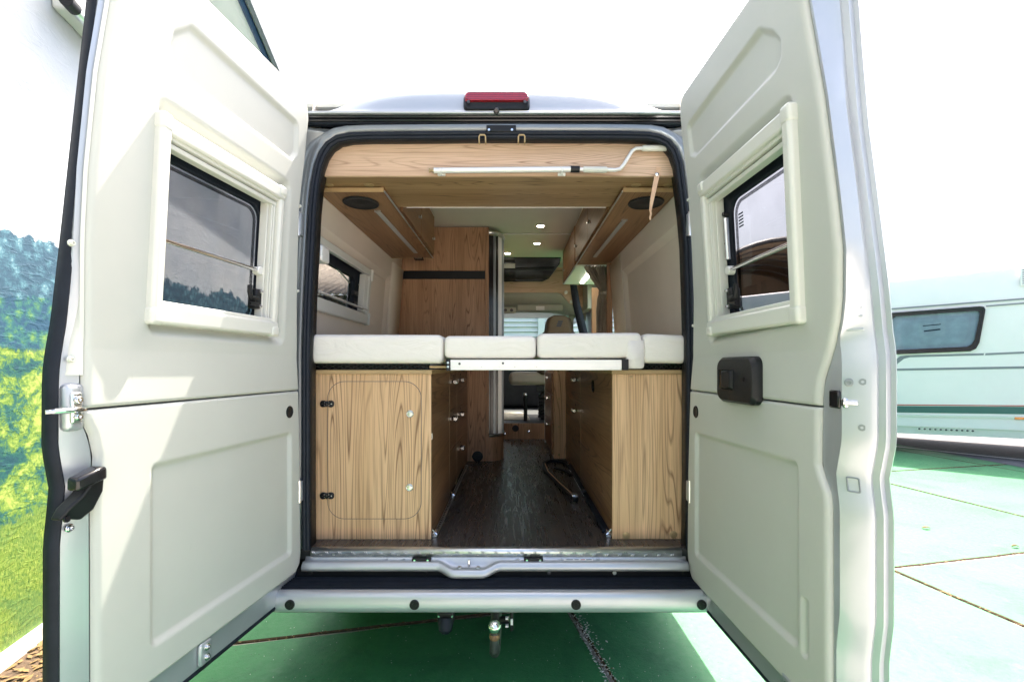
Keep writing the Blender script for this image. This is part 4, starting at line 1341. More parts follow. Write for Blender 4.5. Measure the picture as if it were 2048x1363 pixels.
# tow bar: ball on a swan neck, locking handle, socket
bxc, bd = P(989, 0, 1.70)[0], 1.70
zb0 = P(0, 1253, bd)[2]
tow = part(MB().sphere((bxc, bd, zb0), .0245, 20), 'tow_bar', M['chrome'])
MB().tube([(bxc, bd, zb0 - .018), (bxc, bd, zb0 - .045), (bxc, bd + .002, zb0 - .085), (bxc, bd + .02, zb0 - .105), (bxc, bd + .07, zb0 - .115), (bxc, bd + .14, zb0 - .10), (bxc, bd + .2, zb0 - .05), (bxc, bd + .22, zb0 - .0)], [.016, .017, .018, .02, .022, .023, .024, .024], 14).build('neck', M['steel_dk'], tow)
MB().lathe((bxc, bd, zb0 - .04), (0, 0, 1), [(.017, -.004), (.0195, 0), (.0195, .010), (.017, .016)], 16).build('collar', M['rust'], tow)
MB().tube([(bxc + .02, bd + .10, zb0 - .03), (bxc + .055, bd + .09, zb0 - .02)], .014, 10).build('lock_barrel', M['black'], tow)
MB().box(bxc + .058, bxc + .071, bd + .06, bd + .085, zb0 - .052, zb0 + .026).build('lock_handle', M['black'], tow, bevel=.004)
MB().box(bxc + .060, bxc + .069, bd + .055, bd + .0605, zb0 - .024, zb0 - .002).build('lock_label', M['paper'], tow)
for dz in (-.038, -.008):
    MB().box(bxc + .040, bxc + .051, bd + .07, bd + .082, zb0 + dz - .004, zb0 + dz + .004).build('lock_mark', M['paper'], tow)
sxx, _, szz = P(891, 1236, 1.76)
soc = part(MB().box(sxx - .033, sxx + .033, 1.758, 1.80, szz - .022, szz + .026), 'tow_socket', M['black'], bevel=.008)
MB().lathe((sxx, 1.768, szz - .014), (0, -.5, -1), [(.028, -.01), (.030, .01), (.024, .034), (.012, .044), (.002, .044)], 18).build('socket_cover', M['rubber'], soc)
for dx in (-.026, .026):
    MB().cyl((sxx + dx, 1.758, szz + .010), (0, -1, 0), .0042, 0, .002, 10).build('screw', M['chrome'], soc)

# ------------------------------------------------------------------ inside: floor, linings, ceiling
fl = bx('floor', M['dark'], XC - .96, XC + .96, 1.90, 4.73, FZ - .05, FZ - .004, bevel=0)
# floor strips laid lengthwise
k = 0
x = XC - .93
while x < XC + .93:
    MB().box(x + .0006, x + .1794, 1.905, 4.72, FZ - .004, FZ + random.uniform(-.0002, .0002)).build('floor_board', M['floor'], fl, smooth=0)
    x += .18
# side linings
def line_x(side, z):
    if side < 0:
        return lerp_tab([(.6, -.955), (1.33, -.945), (2.0, -.892), (2.15, -.878), (2.47, -.84)], z)
    return lerp_tab([(.6, .82), (1.33, .815), (2.0, .765), (2.15, .752), (2.47, .72)], z)
def lining(side, holes, dend, rec):
    ds_ = sorted({1.93, 1.96, 1.965, 2.08, 2.5, 2.9, rec - .03, rec, dend})
    zs2 = sorted({.6, 1.0, 1.33, 1.62, 1.65, 1.96, 1.975, 1.985, 2.02, 2.05, 2.15, 2.3, 2.5})
    def fn(d, z):
        x = line_x(side, z)
        r = 0
        if 1.962 < d < rec - .01 and z < 2.0:
            r = .026 * smst(np.array([(2.03 - z) / .05])).item()
        return (x + side * r, d, z)
    return part(MB().sheet(fn, ds_, zs2, holes), 'wall_lining', M['lining'], smooth=25, solid=.004)
ll = lining(-1, [(2.08, 2.9, 1.65, 1.96)], 3.62, 3.33)
lr = lining(1, [], 3.45, 3.15)
ll['label'] = 'left wall lining'
lr['label'] = 'right wall lining'
part(MB().sheet(lambda d, z: (line_x(-1, z) + .004 + (.014 if d > 3.34 else 0), d, z), [3.325, 3.345, 3.615], [1.3, 1.6, 2.0, 2.12]), 'wall_pillar', M['lining_lt'], solid=.003)
part(MB().sheet(lambda d, z: (line_x(1, z) - .004 - (.014 if d > 3.16 else 0), d, z), [3.14, 3.16, 3.44], [1.3, 1.6, 2.0, 2.12]), 'wall_pillar', M['lining_lt'], solid=.003)
# front of the left wall (washroom and cab) and cab side
bx('cab_lining', M['cab'], XC - 1.0, XC - .94, 3.64, 5.7, .5, 2.4, bevel=0)
bx('cab_lining', M['cab'], XC + .93, XC + .97, 4.78, 5.7, .5, 1.30, bevel=0)
bx('cab_lining', M['cab'], XC + .86, XC + .92, 4.78, 5.7, 1.97, 2.4, bevel=0)
ce = bx('ceiling', M['ceil'], XC - .86, XC + .86, 1.95, 3.80, 2.470, 2.485, bevel=0)
ce2 = bx('ceiling', M['ceil'], XC - .86, XC + .86, 3.81, 5.2, 2.466, 2.485, bevel=0)
bx('ceiling_strip', M['alu_w'], XC - .8, XC + .8, 3.796, 3.814, 2.460, 2.4655, bevel=.002)
for px, py in ((1081, 452), (1074, 486), (1015, 506)):
    d = FL * (2.466 - CH) / (HY - py)
    x = (px - CX) / FL * d
    zc = 2.466 if d > 3.81 else 2.47
    sp = part(MB().lathe((x, d, zc), (0, 0, -1), [(.036, -.002), (.036, .004), (.031, .007), (.027, .005), (.027, .001)], 24), 'spot_light', M['chrome'])
    MB().cyl((x, d, zc - .0055), (0, 0, -1), .0262, -.002, .0005, 24).build('lit_lens', M['spot'], sp)

# ------------------------------------------------------------------ header locker across the rear and the two side lockers
HD = 1.93
hz0, hz1 = P(0, 352, HD)[2], 2.36
hx0, hx1 = P(630, 0, HD)[0], P(1362, 0, HD)[0]
HB = 2.312
hd = part(MB().box(hx0, hx1, HD, HD + .018, hz0, hz1), 'header_locker', M['wood_x'], bevel=.0015)
MB().box(hx0, hx1, HD + .0185, HB, hz0 + .002, hz0 + .018).build('header_underside', M['wood_x_shaded'], hd, bevel=.001)
MB().box(hx0 + .30, hx1 - .24, HB + .0005, HB + .006, hz0 - .001, hz0 + .02).build('edge_trim', M['alu_w'], hd)
MB().box(hx0, hx1, HD - .0015, HD + .002, hz0 - .003, hz0 - .0005).build('edge_band', M['edge'], hd)
MB().box(hx0 + .29, hx1 - .23, HB - .02, HB - .002, hz0 + .019, 2.469).build('header_back', M['wood_x'], hd, smooth=0)
for px, d in ((657, 2.03), (738, 2.03), (1272, 2.03), (1337, 2.03)):
    x = (px - CX) / FL * d
    MB().lathe((x, d, hz0 + .002), (0, 0, -1), [(.022, -.002), (.022, .002), (.014, .004), (.001, .004)], 18).build('cover_cap', M['brass'], hd)

def side_locker(side, xin, d0, d1, nd_, xo):
    z0 = 2.144
    a, b_ = sorted((xin, xo))
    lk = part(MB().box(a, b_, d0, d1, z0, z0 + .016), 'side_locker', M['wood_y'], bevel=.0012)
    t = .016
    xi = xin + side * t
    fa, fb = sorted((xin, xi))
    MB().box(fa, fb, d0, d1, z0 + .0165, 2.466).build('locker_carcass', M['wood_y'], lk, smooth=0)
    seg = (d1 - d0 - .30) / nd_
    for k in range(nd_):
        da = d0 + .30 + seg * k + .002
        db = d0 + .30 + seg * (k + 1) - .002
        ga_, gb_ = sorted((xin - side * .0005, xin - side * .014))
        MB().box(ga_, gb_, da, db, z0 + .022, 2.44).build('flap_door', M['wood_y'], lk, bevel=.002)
        kn = (xin - side * .0145, db - .07, z0 + .12)
        MB().lathe(kn, (-side, 0, 0), [(.009, -.002), (.009, .006), (.012, .012), (.010, .016), (.001, .017)], 14).build('flap_knob', M['knob'], lk)
    # edge trims
    MB().tube([(xin - side * .002, d0, z0 + .003), (xin - side * .002, d1, z0 + .003)], .0045, 6).build('edge_trim', M['alu'], lk)
    MB().tube([(xin - side * .006, d0 + .3, 2.452), (xin - side * .006, d1, 2.452)], .008, 6).build('top_trim', M['alu'], lk)
    MB().box(a, b_, d1 + .0005, d1 + .006, z0 - .002, 2.46).build('end_panel', M['edge'], lk)
    MB().box(a, b_, d0 - .006, d0 - .0005, z0 - .0015, z0 + .017).build('edge_band', M['edge'], lk)
    return lk
lkl = side_locker(-1, -.577, 2.05, 3.30, 2, line_x(-1, 2.15) + .004)
lkr = side_locker(1, .500, 2.05, 3.50, 2, line_x(1, 2.15) - .004)
for lk, side, cx, d in ((lkl, -1, (722 - CX) / FL * 2.18, 2.18), (lkr, 1, (1292 - CX) / FL * 2.18, 2.18)):
    MB().lathe((cx, d, 2.144), (0, 0, -1), [(.084, -.001), (.084, .004), (.080, .008), (.074, .006), (.05, .004), (.02, .007), (.001, .008)], 36).build('loudspeaker', M['black'], lk)
for lk, pts in ((lkl, ((-.678, 2.30), (-.664, 3.14))), (lkr, ((.602, 2.44), (.592, 3.26)))):
    (xa_, da), (xb_, db) = pts
    w = .013
    s_ = MB().loft([[(xa_ - w, da, 2.138), (xa_ + w, da, 2.138), (xa_ + w, da, 2.1435), (xa_ - w, da, 2.1435)], [(xb_ - w, db, 2.138), (xb_ + w, db, 2.138), (xb_ + w, db, 2.1435), (xb_ - w, db, 2.1435)]])
    s_.build('light_strip', M['led_off'], lk, bevel=.002)
    MB().box(xa_ - w - .002, xa_ + w + .002, da - .012, da - .0005, 2.136, 2.1435).build('strip_end', M['alu'], lk)
x, _, z = P(837, 515, 3.29)
MB().box(x - .03, x + .035, 3.27, 3.315, 2.128, 2.1435).build('reading_light', M['gloss_black'], lkl, bevel=.004)
MB().box(x - .024, x + .030, 3.262, 3.2695, 2.131, 2.141).build('reading_light_trim', M['chrome'], lkl)

# ------------------------------------------------------------------ window in the left inner wall
iw = MB()
def LW(d, n, z):
    return (line_x(-1, z) - .024 + n, d, z)
IW = (2.045, 2.915, 1.625, 1.972)
winl = MB().ring(rrect(IW[0], IW[1], IW[2], IW[3], .02, 4), rrect(2.135, 2.875, 1.690, 1.935, .01, 4), 'y', -.01, .024)
winl = part(winl.map(lambda d, n, z: LW(d, n, z)), 'side_window', M['cream'], bevel=.008, seg=3)
winl['label'] = 'window in the left wall above the bed'
def lw(mb, name, mat, **kw):
    return mb.map(lambda d, n, z: LW(d, n, z)).build(name, mat, winl, **kw)
lw(MB().box(IW[1] - .012, IW[1] + .006, -.004, .034, 1.90, IW[3] + .006), 'corner_piece', M['cream'], bevel=.008)
lw(MB().box(IW[1] - .012, IW[1] + .006, -.004, .034, IW[2] - .004, 1.70), 'corner_piece', M['cream'], bevel=.008)
for z in (1.712, 1.930):
    lw(MB().box(2.12, 2.88, .005, .026, z, z + .008), 'guide_rail', M['alu_w'], bevel=.002)
for k in range(3):
    lw(MB().box(2.815 + k * .02, 2.826 + k * .02, -.02, .018, 1.70, 1.93), 'blind_fold', M['cream'], bevel=.002)
lw(MB().ring(rrect(2.10, 2.90, 1.66, 1.95, .03, 4), rrect(2.12, 2.765, 1.700, 1.895, .04, 4), 'y', -.055, -.030), 'window_rubber', M['rubber'], bevel=.003)
lw(MB().box(2.09, 2.90, -.064, -.060, 1.66, 1.955), 'window_pane', M['smoke'], smooth=0)
lw(MB().tube([(2.13, -.045, 1.93), (2.55, -.045, 1.895), (2.72, -.045, 1.86)], .004, 6), 'stay_bar', M['alu'])
for d, z in ((2.36, 1.702), (2.77, 1.80), (2.765, 1.735)):
    lw(MB().box(d - .035, d + .03, -.035, -.012, z - .012, z + .016), 'window_catch', M['black'], bevel=.004)
for z in (1.80, 1.74, 1.86):
    lw(MB().cyl((2.79, -.02, z), (0, 1, 0), .004, 0, .006, 8), 'screw', M['chrome'])
# reading lamp box in front of it
rx, _, rz0 = P(620, 526, 2.11)
rl = part(MB().box(-.905, -.828, 1.985, 2.07, 1.822, 1.893), 'reading_lamp', M['alu_w'], bevel=.01, seg=3)
for i in range(4):
    for j in range(2):
        MB().cyl((-.892 + .010 + i * .013, 1.9848, 1.868 + j * .011), (0, -1, 0), .0018, -.001, .001, 8).build('lamp_hole', M['ink'], rl)

# ------------------------------------------------------------------ base cabinets
CD = 1.986
def board(name, mat, x0, x1, y0, y1, z0, z1, parent, bevel=.0012):
    return MB().box(x0, x1, y0, y1, z0, z1).build(name, mat, parent, bevel=bevel)
CT = 1.338
cl0, cl1 = -.94, -.3536
cab = part(MB().box(cl0 + .01, cl1 - .018, CD + .017, 3.60, FZ + .002, CT - .02), 'base_cabinet', M['wood_z'], bevel=0)
cab['label'] = 'left base cabinet'
# front board with the rounded opening, its door set into it
do = (P(655, 0, CD)[0], P(843, 0, CD)[0], P(0, 1037, CD)[2], P(0, 762, CD)[2])
rx_, lx_ = rrect(do[0], do[1], do[2], do[3], .075, 9), None
outl = []
for (x, z) in rx_:
    # same point count on the outer rectangle
    u = (x - (do[0] + do[1]) / 2) / (do[1] - do[0]) * 2
    v = (z - (do[2] + do[3]) / 2) / (do[3] - do[2]) * 2
    outl.append((u, v))
def rect_pts(n_k, x0, x1, z0, z1):
    pts = []
    for (cx_, cz_, px0, px1) in ((x1, z1, None, None), (x0, z1, None, None), (x0, z0, None, None), (x1, z0, None, None)):
        for i in range(n_k + 1):
            t = i / n_k
            pts.append((cx_, cz_, t))
    return pts
ok = 9
outer = []
hgt, wid = .03, .03
corners = ((cl1, CT - .012), (cl0, CT - .012), (cl0, FZ + .001), (cl1, FZ + .001))
for ci, (cx_, cz_) in enumerate(corners):
    for i in range(ok + 1):
        t = i / ok - .5
        e = .002
        if ci == 0: outer.append((cx_ - max(0, t) * e, cz_ + min(0, t) * e))
        if ci == 1: outer.append((cx_ - min(0, t) * e * 1 if t < 0 else cx_, cz_ - max(0, t) * e))
        if ci == 2: outer.append((cx_ + max(0, t) * e, cz_ - min(0, t) * e))
        if ci == 3: outer.append((cx_ + min(0, t) * e, cz_ + max(0, t) * e))
MB().ring(outer, rx_, 'y', CD, CD + .016).build('front_board', M['wood_z'], cab, smooth=25)
dr_in = rrect(do[0] + .0022, do[1] - .0022, do[2] + .0022, do[3] - .0022, .073, 9)
cdoor = MB().prism(dr_in, 'y', CD - .0012, CD + .015).build('cabinet_door', M['wood_z'], cab, smooth=25)
MB().ring(rrect(do[0] - .0004, do[1] + .0004, do[2] - .0004, do[3] + .0004, .0754, 9), rrect(do[0] + .0022, do[1] - .0022, do[2] + .0022, do[3] - .0022, .073, 9), 'y', CD - .0008, CD + .010).build('door_edging', M['steel_dk'], cab, smooth=25)
for py in (807, 990):
    x, _, z = P(655, py, CD)
    hb = MB()
    for sx in (-1, 1):
        hb.prism(rrect(x + (sx * .0165) - .0145, x + (sx * .0165) + .0145, z - .0145, z + .0145, .012, 5), 'y', CD - .0075, CD - .0012)
    hb.tube([(x, CD - .008, z - .013), (x, CD - .008, z + .013)], .004, 8)
    h_ = hb.build('door_hinge', M['gloss_black'], cab, bevel=.002)
    for sx in (-1, 1):
        for dx, dz in ((.009, .006), (.009, -.006), (.020, 0)):
            MB().cyl((x + sx * dx, CD - .0076, z + dz), (0, -1, 0), .0028, 0, .001, 8).build('screw', M['chrome'], cab)
for px, py in ((820, 827), (819, 974)):
    MB().lathe(P(px, py, CD), (0, -1, 0), [(.016, 0), (.016, .003), (.0135, .005), (.0115, .0042), (.0105, .0075), (.001, .0085)], 24).build('push_knob', M['knob'], cab)
x, _, z = P(629, 866, CD)
MB().box(x - .005, x + .005, CD - .012, CD - .0005, z - .014, z + .014).build('strike_tab', M['alu'], cab, bevel=.002)
# inner side of the left cabinet: plain panel, then two columns of drawers
tside = .016
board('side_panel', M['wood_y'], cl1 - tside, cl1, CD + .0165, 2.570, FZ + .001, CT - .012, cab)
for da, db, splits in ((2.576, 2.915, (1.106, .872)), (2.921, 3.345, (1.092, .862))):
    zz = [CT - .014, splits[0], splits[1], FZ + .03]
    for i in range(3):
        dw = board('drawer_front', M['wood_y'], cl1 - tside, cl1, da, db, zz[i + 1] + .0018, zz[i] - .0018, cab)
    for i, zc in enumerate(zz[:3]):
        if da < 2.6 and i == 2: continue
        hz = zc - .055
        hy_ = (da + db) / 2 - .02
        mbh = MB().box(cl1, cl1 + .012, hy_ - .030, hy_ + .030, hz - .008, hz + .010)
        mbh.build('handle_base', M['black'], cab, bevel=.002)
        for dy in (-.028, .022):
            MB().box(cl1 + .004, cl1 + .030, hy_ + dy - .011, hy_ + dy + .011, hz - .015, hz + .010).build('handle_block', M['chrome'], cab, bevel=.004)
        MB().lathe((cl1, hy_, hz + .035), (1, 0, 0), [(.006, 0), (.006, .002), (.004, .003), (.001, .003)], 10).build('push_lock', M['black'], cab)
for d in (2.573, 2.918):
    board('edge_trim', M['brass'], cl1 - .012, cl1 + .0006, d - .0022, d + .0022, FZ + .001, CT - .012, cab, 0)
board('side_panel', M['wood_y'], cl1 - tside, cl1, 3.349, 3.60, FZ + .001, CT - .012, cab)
x, _, z = P(864, 873, 1.99)
MB().box(cl1 - .002, cl1 + .003, 2.0, 2.012, z - .013, z + .013).build('strike_tab', M['alu'], cab)
board('cabinet_top', M['edge'], cl0, cl1 + .006, CD - .012, 3.60, CT - .0115, CT + .006, cab)
# cream corner trim beside the cabinet foot
x0, _, z1_ = P(621, 895, 1.94)
bx('corner_trim', M['cream'], x0 - .03, x0 + .012, 1.925, 1.96, FZ + .006, z1_, bevel=.006)

cr0, cr1 = .4387, .81
cabr = part(MB().box(cr0 + .018, cr1, CD + .017, 3.70, FZ + .002, CT - .02), 'base_cabinet', M['wood_z'], bevel=0)
cabr['label'] = 'right base cabinet'
board('front_board', M['wood_z'], cr0, cr1, CD, CD + .016, FZ + .001, CT - .012, cabr)
for px, py, r in ((1262, 753, .006), (1253, 1070, .016), (1347, 1068, .016)):
    MB().lathe(P(px, py, CD), (0, -1, 0), [(r, 0), (r, .0018), (r * .8, .0026), (.001, .0026)], 18).build('cover_cap', M['brass'], cabr)
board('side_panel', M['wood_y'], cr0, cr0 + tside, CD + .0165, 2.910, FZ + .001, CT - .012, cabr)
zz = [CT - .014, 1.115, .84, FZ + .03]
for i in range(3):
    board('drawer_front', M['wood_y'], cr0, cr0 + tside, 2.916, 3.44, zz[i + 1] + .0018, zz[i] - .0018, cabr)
for i, zc in enumerate(zz[:2]):
    hz = zc - .055
    MB().box(cr0 - .012, cr0, 3.10, 3.16, hz - .008, hz + .010).build('handle_base', M['black'], cabr, bevel=.002)
    for dy in (-.028, .022):
        MB().box(cr0 - .030, cr0 - .004, 3.13 + dy - .011, 3.13 + dy + .011, hz - .015, hz + .010).build('handle_block', M['chrome'], cabr, bevel=.004)
    MB().lathe((cr0, 3.13, hz + .035), (-1, 0, 0), [(.006, 0), (.006, .002), (.004, .003), (.001, .003)], 10).build('push_lock', M['black'], cabr)
board('side_panel', M['wood_y'], cr0, cr0 + tside, 3.446, 3.70, FZ + .001, CT - .012, cabr)
board('edge_trim', M['brass'], cr0 - .0006, cr0 + .012, 2.9105, 2.9155, FZ + .001, CT - .012, cabr, 0)
MB().lathe((cr0, 2.46, 1.252), (-1, 0, 0), [(.034, -.001), (.034, .003), (.030, .005), (.027, .001), (.001, .001)], 24).build('cable_outlet', M['gloss_black'], cabr)
board('cabinet_top', M['edge'], cr0 - .006, cr1, CD - .012, 3.70, CT - .0115, CT + .006, cabr)

# kitchen block beyond, with its end post
kb = part(MB().box(.341, .80, 3.705, 4.50, FZ + .002, 1.40), 'kitchen_block', M['wood_z'], bevel=.0015)
for py in (745, 797, 853, 909):
    MB().lathe(P(1118, py, 3.705), (0, -1, 0), [(.010, 0), (.010, .002), (.001, .0025)], 14).build('cover_cap', M['brass'], kb)
for i, (za, zb_) in enumerate(((1.30, 1.125), (1.12, .895), (.89, .64))):
    MB().box(.325, .340, 3.76, 4.48, zb_, za).build('drawer_front', M['wood_y'], kb, bevel=.0015)
    MB().box(.300, .324, 4.02, 4.12, za - .05, za - .028).build('drawer_handle', M['chrome'], kb, bevel=.004)
MB().box(.322, .339, 4.485, 4.503, FZ + .003, 1.40).build('edge_trim', M['alu_w'], kb)

# ------------------------------------------------------------------ wardrobe and round washroom
WDp = 3.616
wx0, wx1 = -.95, P(978, 0, WDp)[0]
zst0, zst1 = P(0, 558, WDp)[2], P(0, 541, WDp)[2]
wr = part(MB().box(wx0, wx1, WDp + .018, 4.55, FZ + .002, 2.464), 'wardrobe', M['wood_w'], bevel=0)
board('wardrobe_front', M['wood_w'], wx0, wx1 - .03, WDp, WDp + .0175, FZ + .001, zst0, wr)
board('wardrobe_front', M['wood_w'], wx0, wx1 - .03, WDp, WDp + .0175, zst1, 2.463, wr)
board('black_inlay', M['black'], wx0 + .01, wx1 - .031, WDp + .002, WDp + .0175, zst0 + .001, zst1 - .001, wr, .001)
board('corner_post', M['wood_w'], wx1 - .029, wx1, WDp - .004, WDp + .0175, FZ + .001, 2.463, wr, .004)
MB().lathe(P(955, 912, WDp), (0, -1, 0), [(.042, 0), (.042, .004), (.034, .006), (.032, .003), (.001, .003)], 28).build('air_outlet', M['black'], wr)
MB().box(P(944, 0, WDp)[0], P(966, 0, WDp)[0], WDp - .0075, WDp - .003, P(0, 914, WDp)[2], P(0, 910, WDp)[2]).build('outlet_bar', M['black'], wr)
# curved tambour door: slats standing on an arc
ac = Vector((wx1, WDp + .36, 0))
ra = .105
for k in range(9):
    t = rad(-88 + 11 * k)
    c = Vector((wx1 + ra * math.cos(t), WDp + .16 + .155 * math.sin(t), 0))
    m_ = (M['gloss_black'], M['alu_w'], M['silver2'])[(0, 0, 2, 0, 1, 1, 2, 2, 2)[k]]
    MB().box(c.x - .011, c.x + .011, c.y - .008, c.y + .008, FZ + .21, 2.40).build('tambour_slat', m_, wr, bevel=.003)
MB().tube([(P(963, 0, 3.55)[0] + .075, 3.66, 1.70), (P(963, 0, 3.55)[0] + .083, 3.64, 1.72), (P(963, 0, 3.55)[0] + .083, 3.64, 1.30)], .008, 8).build('door_pull', M['chrome'], wr)
arc = [(wx1 + (ra + .008) * math.cos(rad(a)), WDp + .16 + .165 * math.sin(rad(a))) for a in range(-90, 21, 8)]
for z, r in ((FZ + .205, .012), (2.42, .014)):
    MB().tube([(x, y, z) for x, y in arc], r, 8).build('door_track', M['alu'], wr)
MB().prism(arc + [(wx1 - .01, WDp + .30), (wx1 - .01, WDp + .0)], 'z', FZ + .001, FZ + .192).build('step_base', M['wood_w'], wr, smooth=50)
bx('washroom_wall', M['wood_w'], wx1 - .02, wx1 + .095, WDp + .34, 4.55, FZ + .002, 2.464, bevel=.01)

# ------------------------------------------------------------------ bed: slatted base rail and four cushions
br_ = part(MB().box(P(901, 0, 1.93)[0], P(1242, 0, 1.93)[0], 1.915, 1.95, P(0, 740, 1.93)[2], P(0, 719, 1.93)[2]), 'bed_rail', M['alu_w'], bevel=.003)
bx0, bx1 = P(893, 0, 1.925)[0], P(902, 0, 1.925)[0]
ec = MB().box(bx0, bx1 - .001, 1.912, 1.952, P(0, 741, 1.93)[2], P(0, 718, 1.93)[2]).build('end_cap', M['black'], br_, bevel=.002)
MB().box(P(1243, 0, 1.925)[0], P(1256, 0, 1.925)[0], 1.912, 1.952, P(0, 740, 1.93)[2], P(0, 718, 1.93)[2]).build('end_cap', M['black'], br_, bevel=.002)
for px, py, r in ((896, 725, .005), (896, 733, .005), (919, 727, .005), (1006, 726, .005)):
    MB().cyl(P(px, py, 1.9145 if px > 900 else 1.9118), (0, -1, 0), r, -.001, .001, 12).build('screw', M['chrome'] if px < 900 else M['steel_dk'], br_)
MB().box(P(901, 0, 1.93)[0], P(1242, 0, 1.93)[0], 1.9135, 1.9148, P(0, 733.5, 1.93)[2], P(0, 732.5, 1.93)[2]).build('groove', M['alu'], br_, smooth=0)
# slats carrying the cushions
for k in range(12):
    d = 1.98 + k * .13
    MB().box(-.36, .45, d, d + .07, 1.352, 1.362).build('bed_slat', M['edge'], br_, bevel=.002)
for sx, a, b_ in ((-1, -.90, -.36), (1, .45, .79)):
    lb = MB()
    n = 16
    for i in range(n):
        xa_ = a + (b_ - a) * i / n; xb_ = a + (b_ - a) * (i + 1) / n
        lb.tube([(xa_, 1.985, 1.348), (xb_, 1.985, 1.368)], .003, 5)
        lb.tube([(xa_, 1.985, 1.368), (xb_, 1.985, 1.348)], .003, 5)
    lb.box(a, b_, 2.0, 2.3, 1.345, 1.372)
    part(lb, 'spring_base', M['gloss_black'])

def cushion(px0, px1, pyt, pyb, label, drop=None):
    d0, d1 = 1.925, 3.58
    x0, x1 = P(px0 + .8, 0, d0)[0], P(px1 - .8, 0, d0)[0]
    z1, z0 = P(0, pyt, d0)[2], P(0, pyb, d0)[2]
    t = thing('mattress_cushion', ((x0 + x1) / 2, (d0 + d1) / 2, z0), label, 'mattress', 'cushions of the bed')
    nx, nz_ = 26, 10
    # rounded cross sections swept front to back
    r = .022
    def loop(sc, dy):
        out = []
        for (x, z) in rrect(x0 + .001, x1 - .001, z0, z1, r, 6):
            xm, zm = (x0 + x1) / 2, (z0 + z1) / 2
            out.append((xm + (x - xm) * (1 - (1 - sc) * .05 / max(.05, (x1 - x0) / 2)), dy, zm + (z - zm) * (1 - (1 - sc) * .055 / max(.03, (z1 - z0) / 2)) + .003 * math.sin(x * 19 + dy * 5) * (1 if z > zm else .4)))
        return out
    prof = [(.55, d0 + .0), (.72, d0 + .001), (.86, d0 + .004), (.95, d0 + .010), (1.0, d0 + .022), (1.0, d0 + .1)] + [(1.0, d0 + .1 + (d1 - d0 - .13) * k / 8) for k in range(1, 9)] + [(.8, d1)]
    MB().loft([loop(s_, dy) for s_, dy in prof]).build('cushion', M['cloth'], t, smooth=70)
    zp = z1 - .030
    if not drop:
        pp = [(x0 + .004, d0 + .06, zp), (x0 + .006, d0 + .012, zp), (x0 + .02, d0 + .0035, zp + .0), ((x0 + x1) / 2, d0 + .0025, zp - .0015), (x1 - .02, d0 + .0035, zp), (x1 - .006, d0 + .012, zp), (x1 - .004, d0 + .06, zp)]
    else:
        pp = [(x0 + .004, d0 + .06, zp), (x0 + .02, d0 + .0035, zp), (x1 - .02, d0 + .0035, zp + .003), (x1 - .004, d0 + .06, zp + .003)]
    MB().tube(pp, .0017, 5).build('piping', M['cloth'], t)
    MB().tube([(x0 + .02, d0 + .006, z0 + .014), ((x0 + x1) / 2, d0 + .005, z0 + .012), (x1 - .02, d0 + .006, z0 + .014)], .0014, 5).build('piping', M['cloth'], t)
    if drop:
        a, b_, zz_ = drop
        xa_, xb_ = P(a, 0, d0)[0], P(b_, 0, d0)[0]
        zl = P(0, zz_, d0)[2]
        lo = []
        for s_, dy in ((.6, d0 - .001), (.85, d0 + .002), (1, d0 + .012), (1, d0 + .05), (.9, d0 + .06)):
            xm, zm = (xa_ + xb_) / 2, (zl + z1 - .03) / 2
            lo.append([(xm + (x - xm) * (.82 + .18 * s_), dy, zm + (z - zm) * (.93 + .07 * s_)) for x, z in rrect(xa_, xb_, zl, z1 - .03, .014, 5)])
        MB().loft(lo).build('hanging_flap', M['cloth'], t, smooth=70)
    return t
cushion(617, 886.5, 668, 726, 'wide thick white cushion at the left end of the bed, above the hinged cabinet door')
cushion(886.5, 1073.5, 669.5, 716, 'thin white cushion over the left half of the aluminium bed rail')
cushion(1073.5, 1286, 665.5, 716, 'white cushion with a flap hanging down past the right end of the bed rail', (1253, 1289, 737))
cushion(1286, 1376, 668, 726, 'narrow white cushion at the right end of the bed')

# ------------------------------------------------------------------ floor rails, strap
for nm, xr in (('floor_rail', cl1 + .012), ('floor_rail', cr0 - .012)):
    far = 3.45
    r_ = part(MB().box(xr - .010, xr + .010, CD + .02, far, FZ + .0005, FZ + .010), nm, M['alu'], bevel=.002)
    rb = MB()
    d = CD + .04
    while d < far - .03:
        rb.cyl((xr, d, FZ + .0102), (0, 0, 1), .0055, -.002, .0006, 8)
        d += .025
    tag(rb.build('rail_holes', M['steel_dk'], r_, smooth=0), kind='stuff')
    for d in (CD + .03, 2.62 if xr < 0 else 3.42):
        ft = MB()
        ft.cyl((xr, d, FZ + .010), (0, 0, 1), .012, 0, .014, 12)
        for a in range(4):
            t = rad(45 + 90 * a)
            ft.tube([(xr, d - .01, FZ + .024), (xr + .016 * math.cos(t), d - .012, FZ + .026 + .016 * math.sin(t))], .0042, 6)
        ft.build('rail_fitting', M['chrome'], r_)
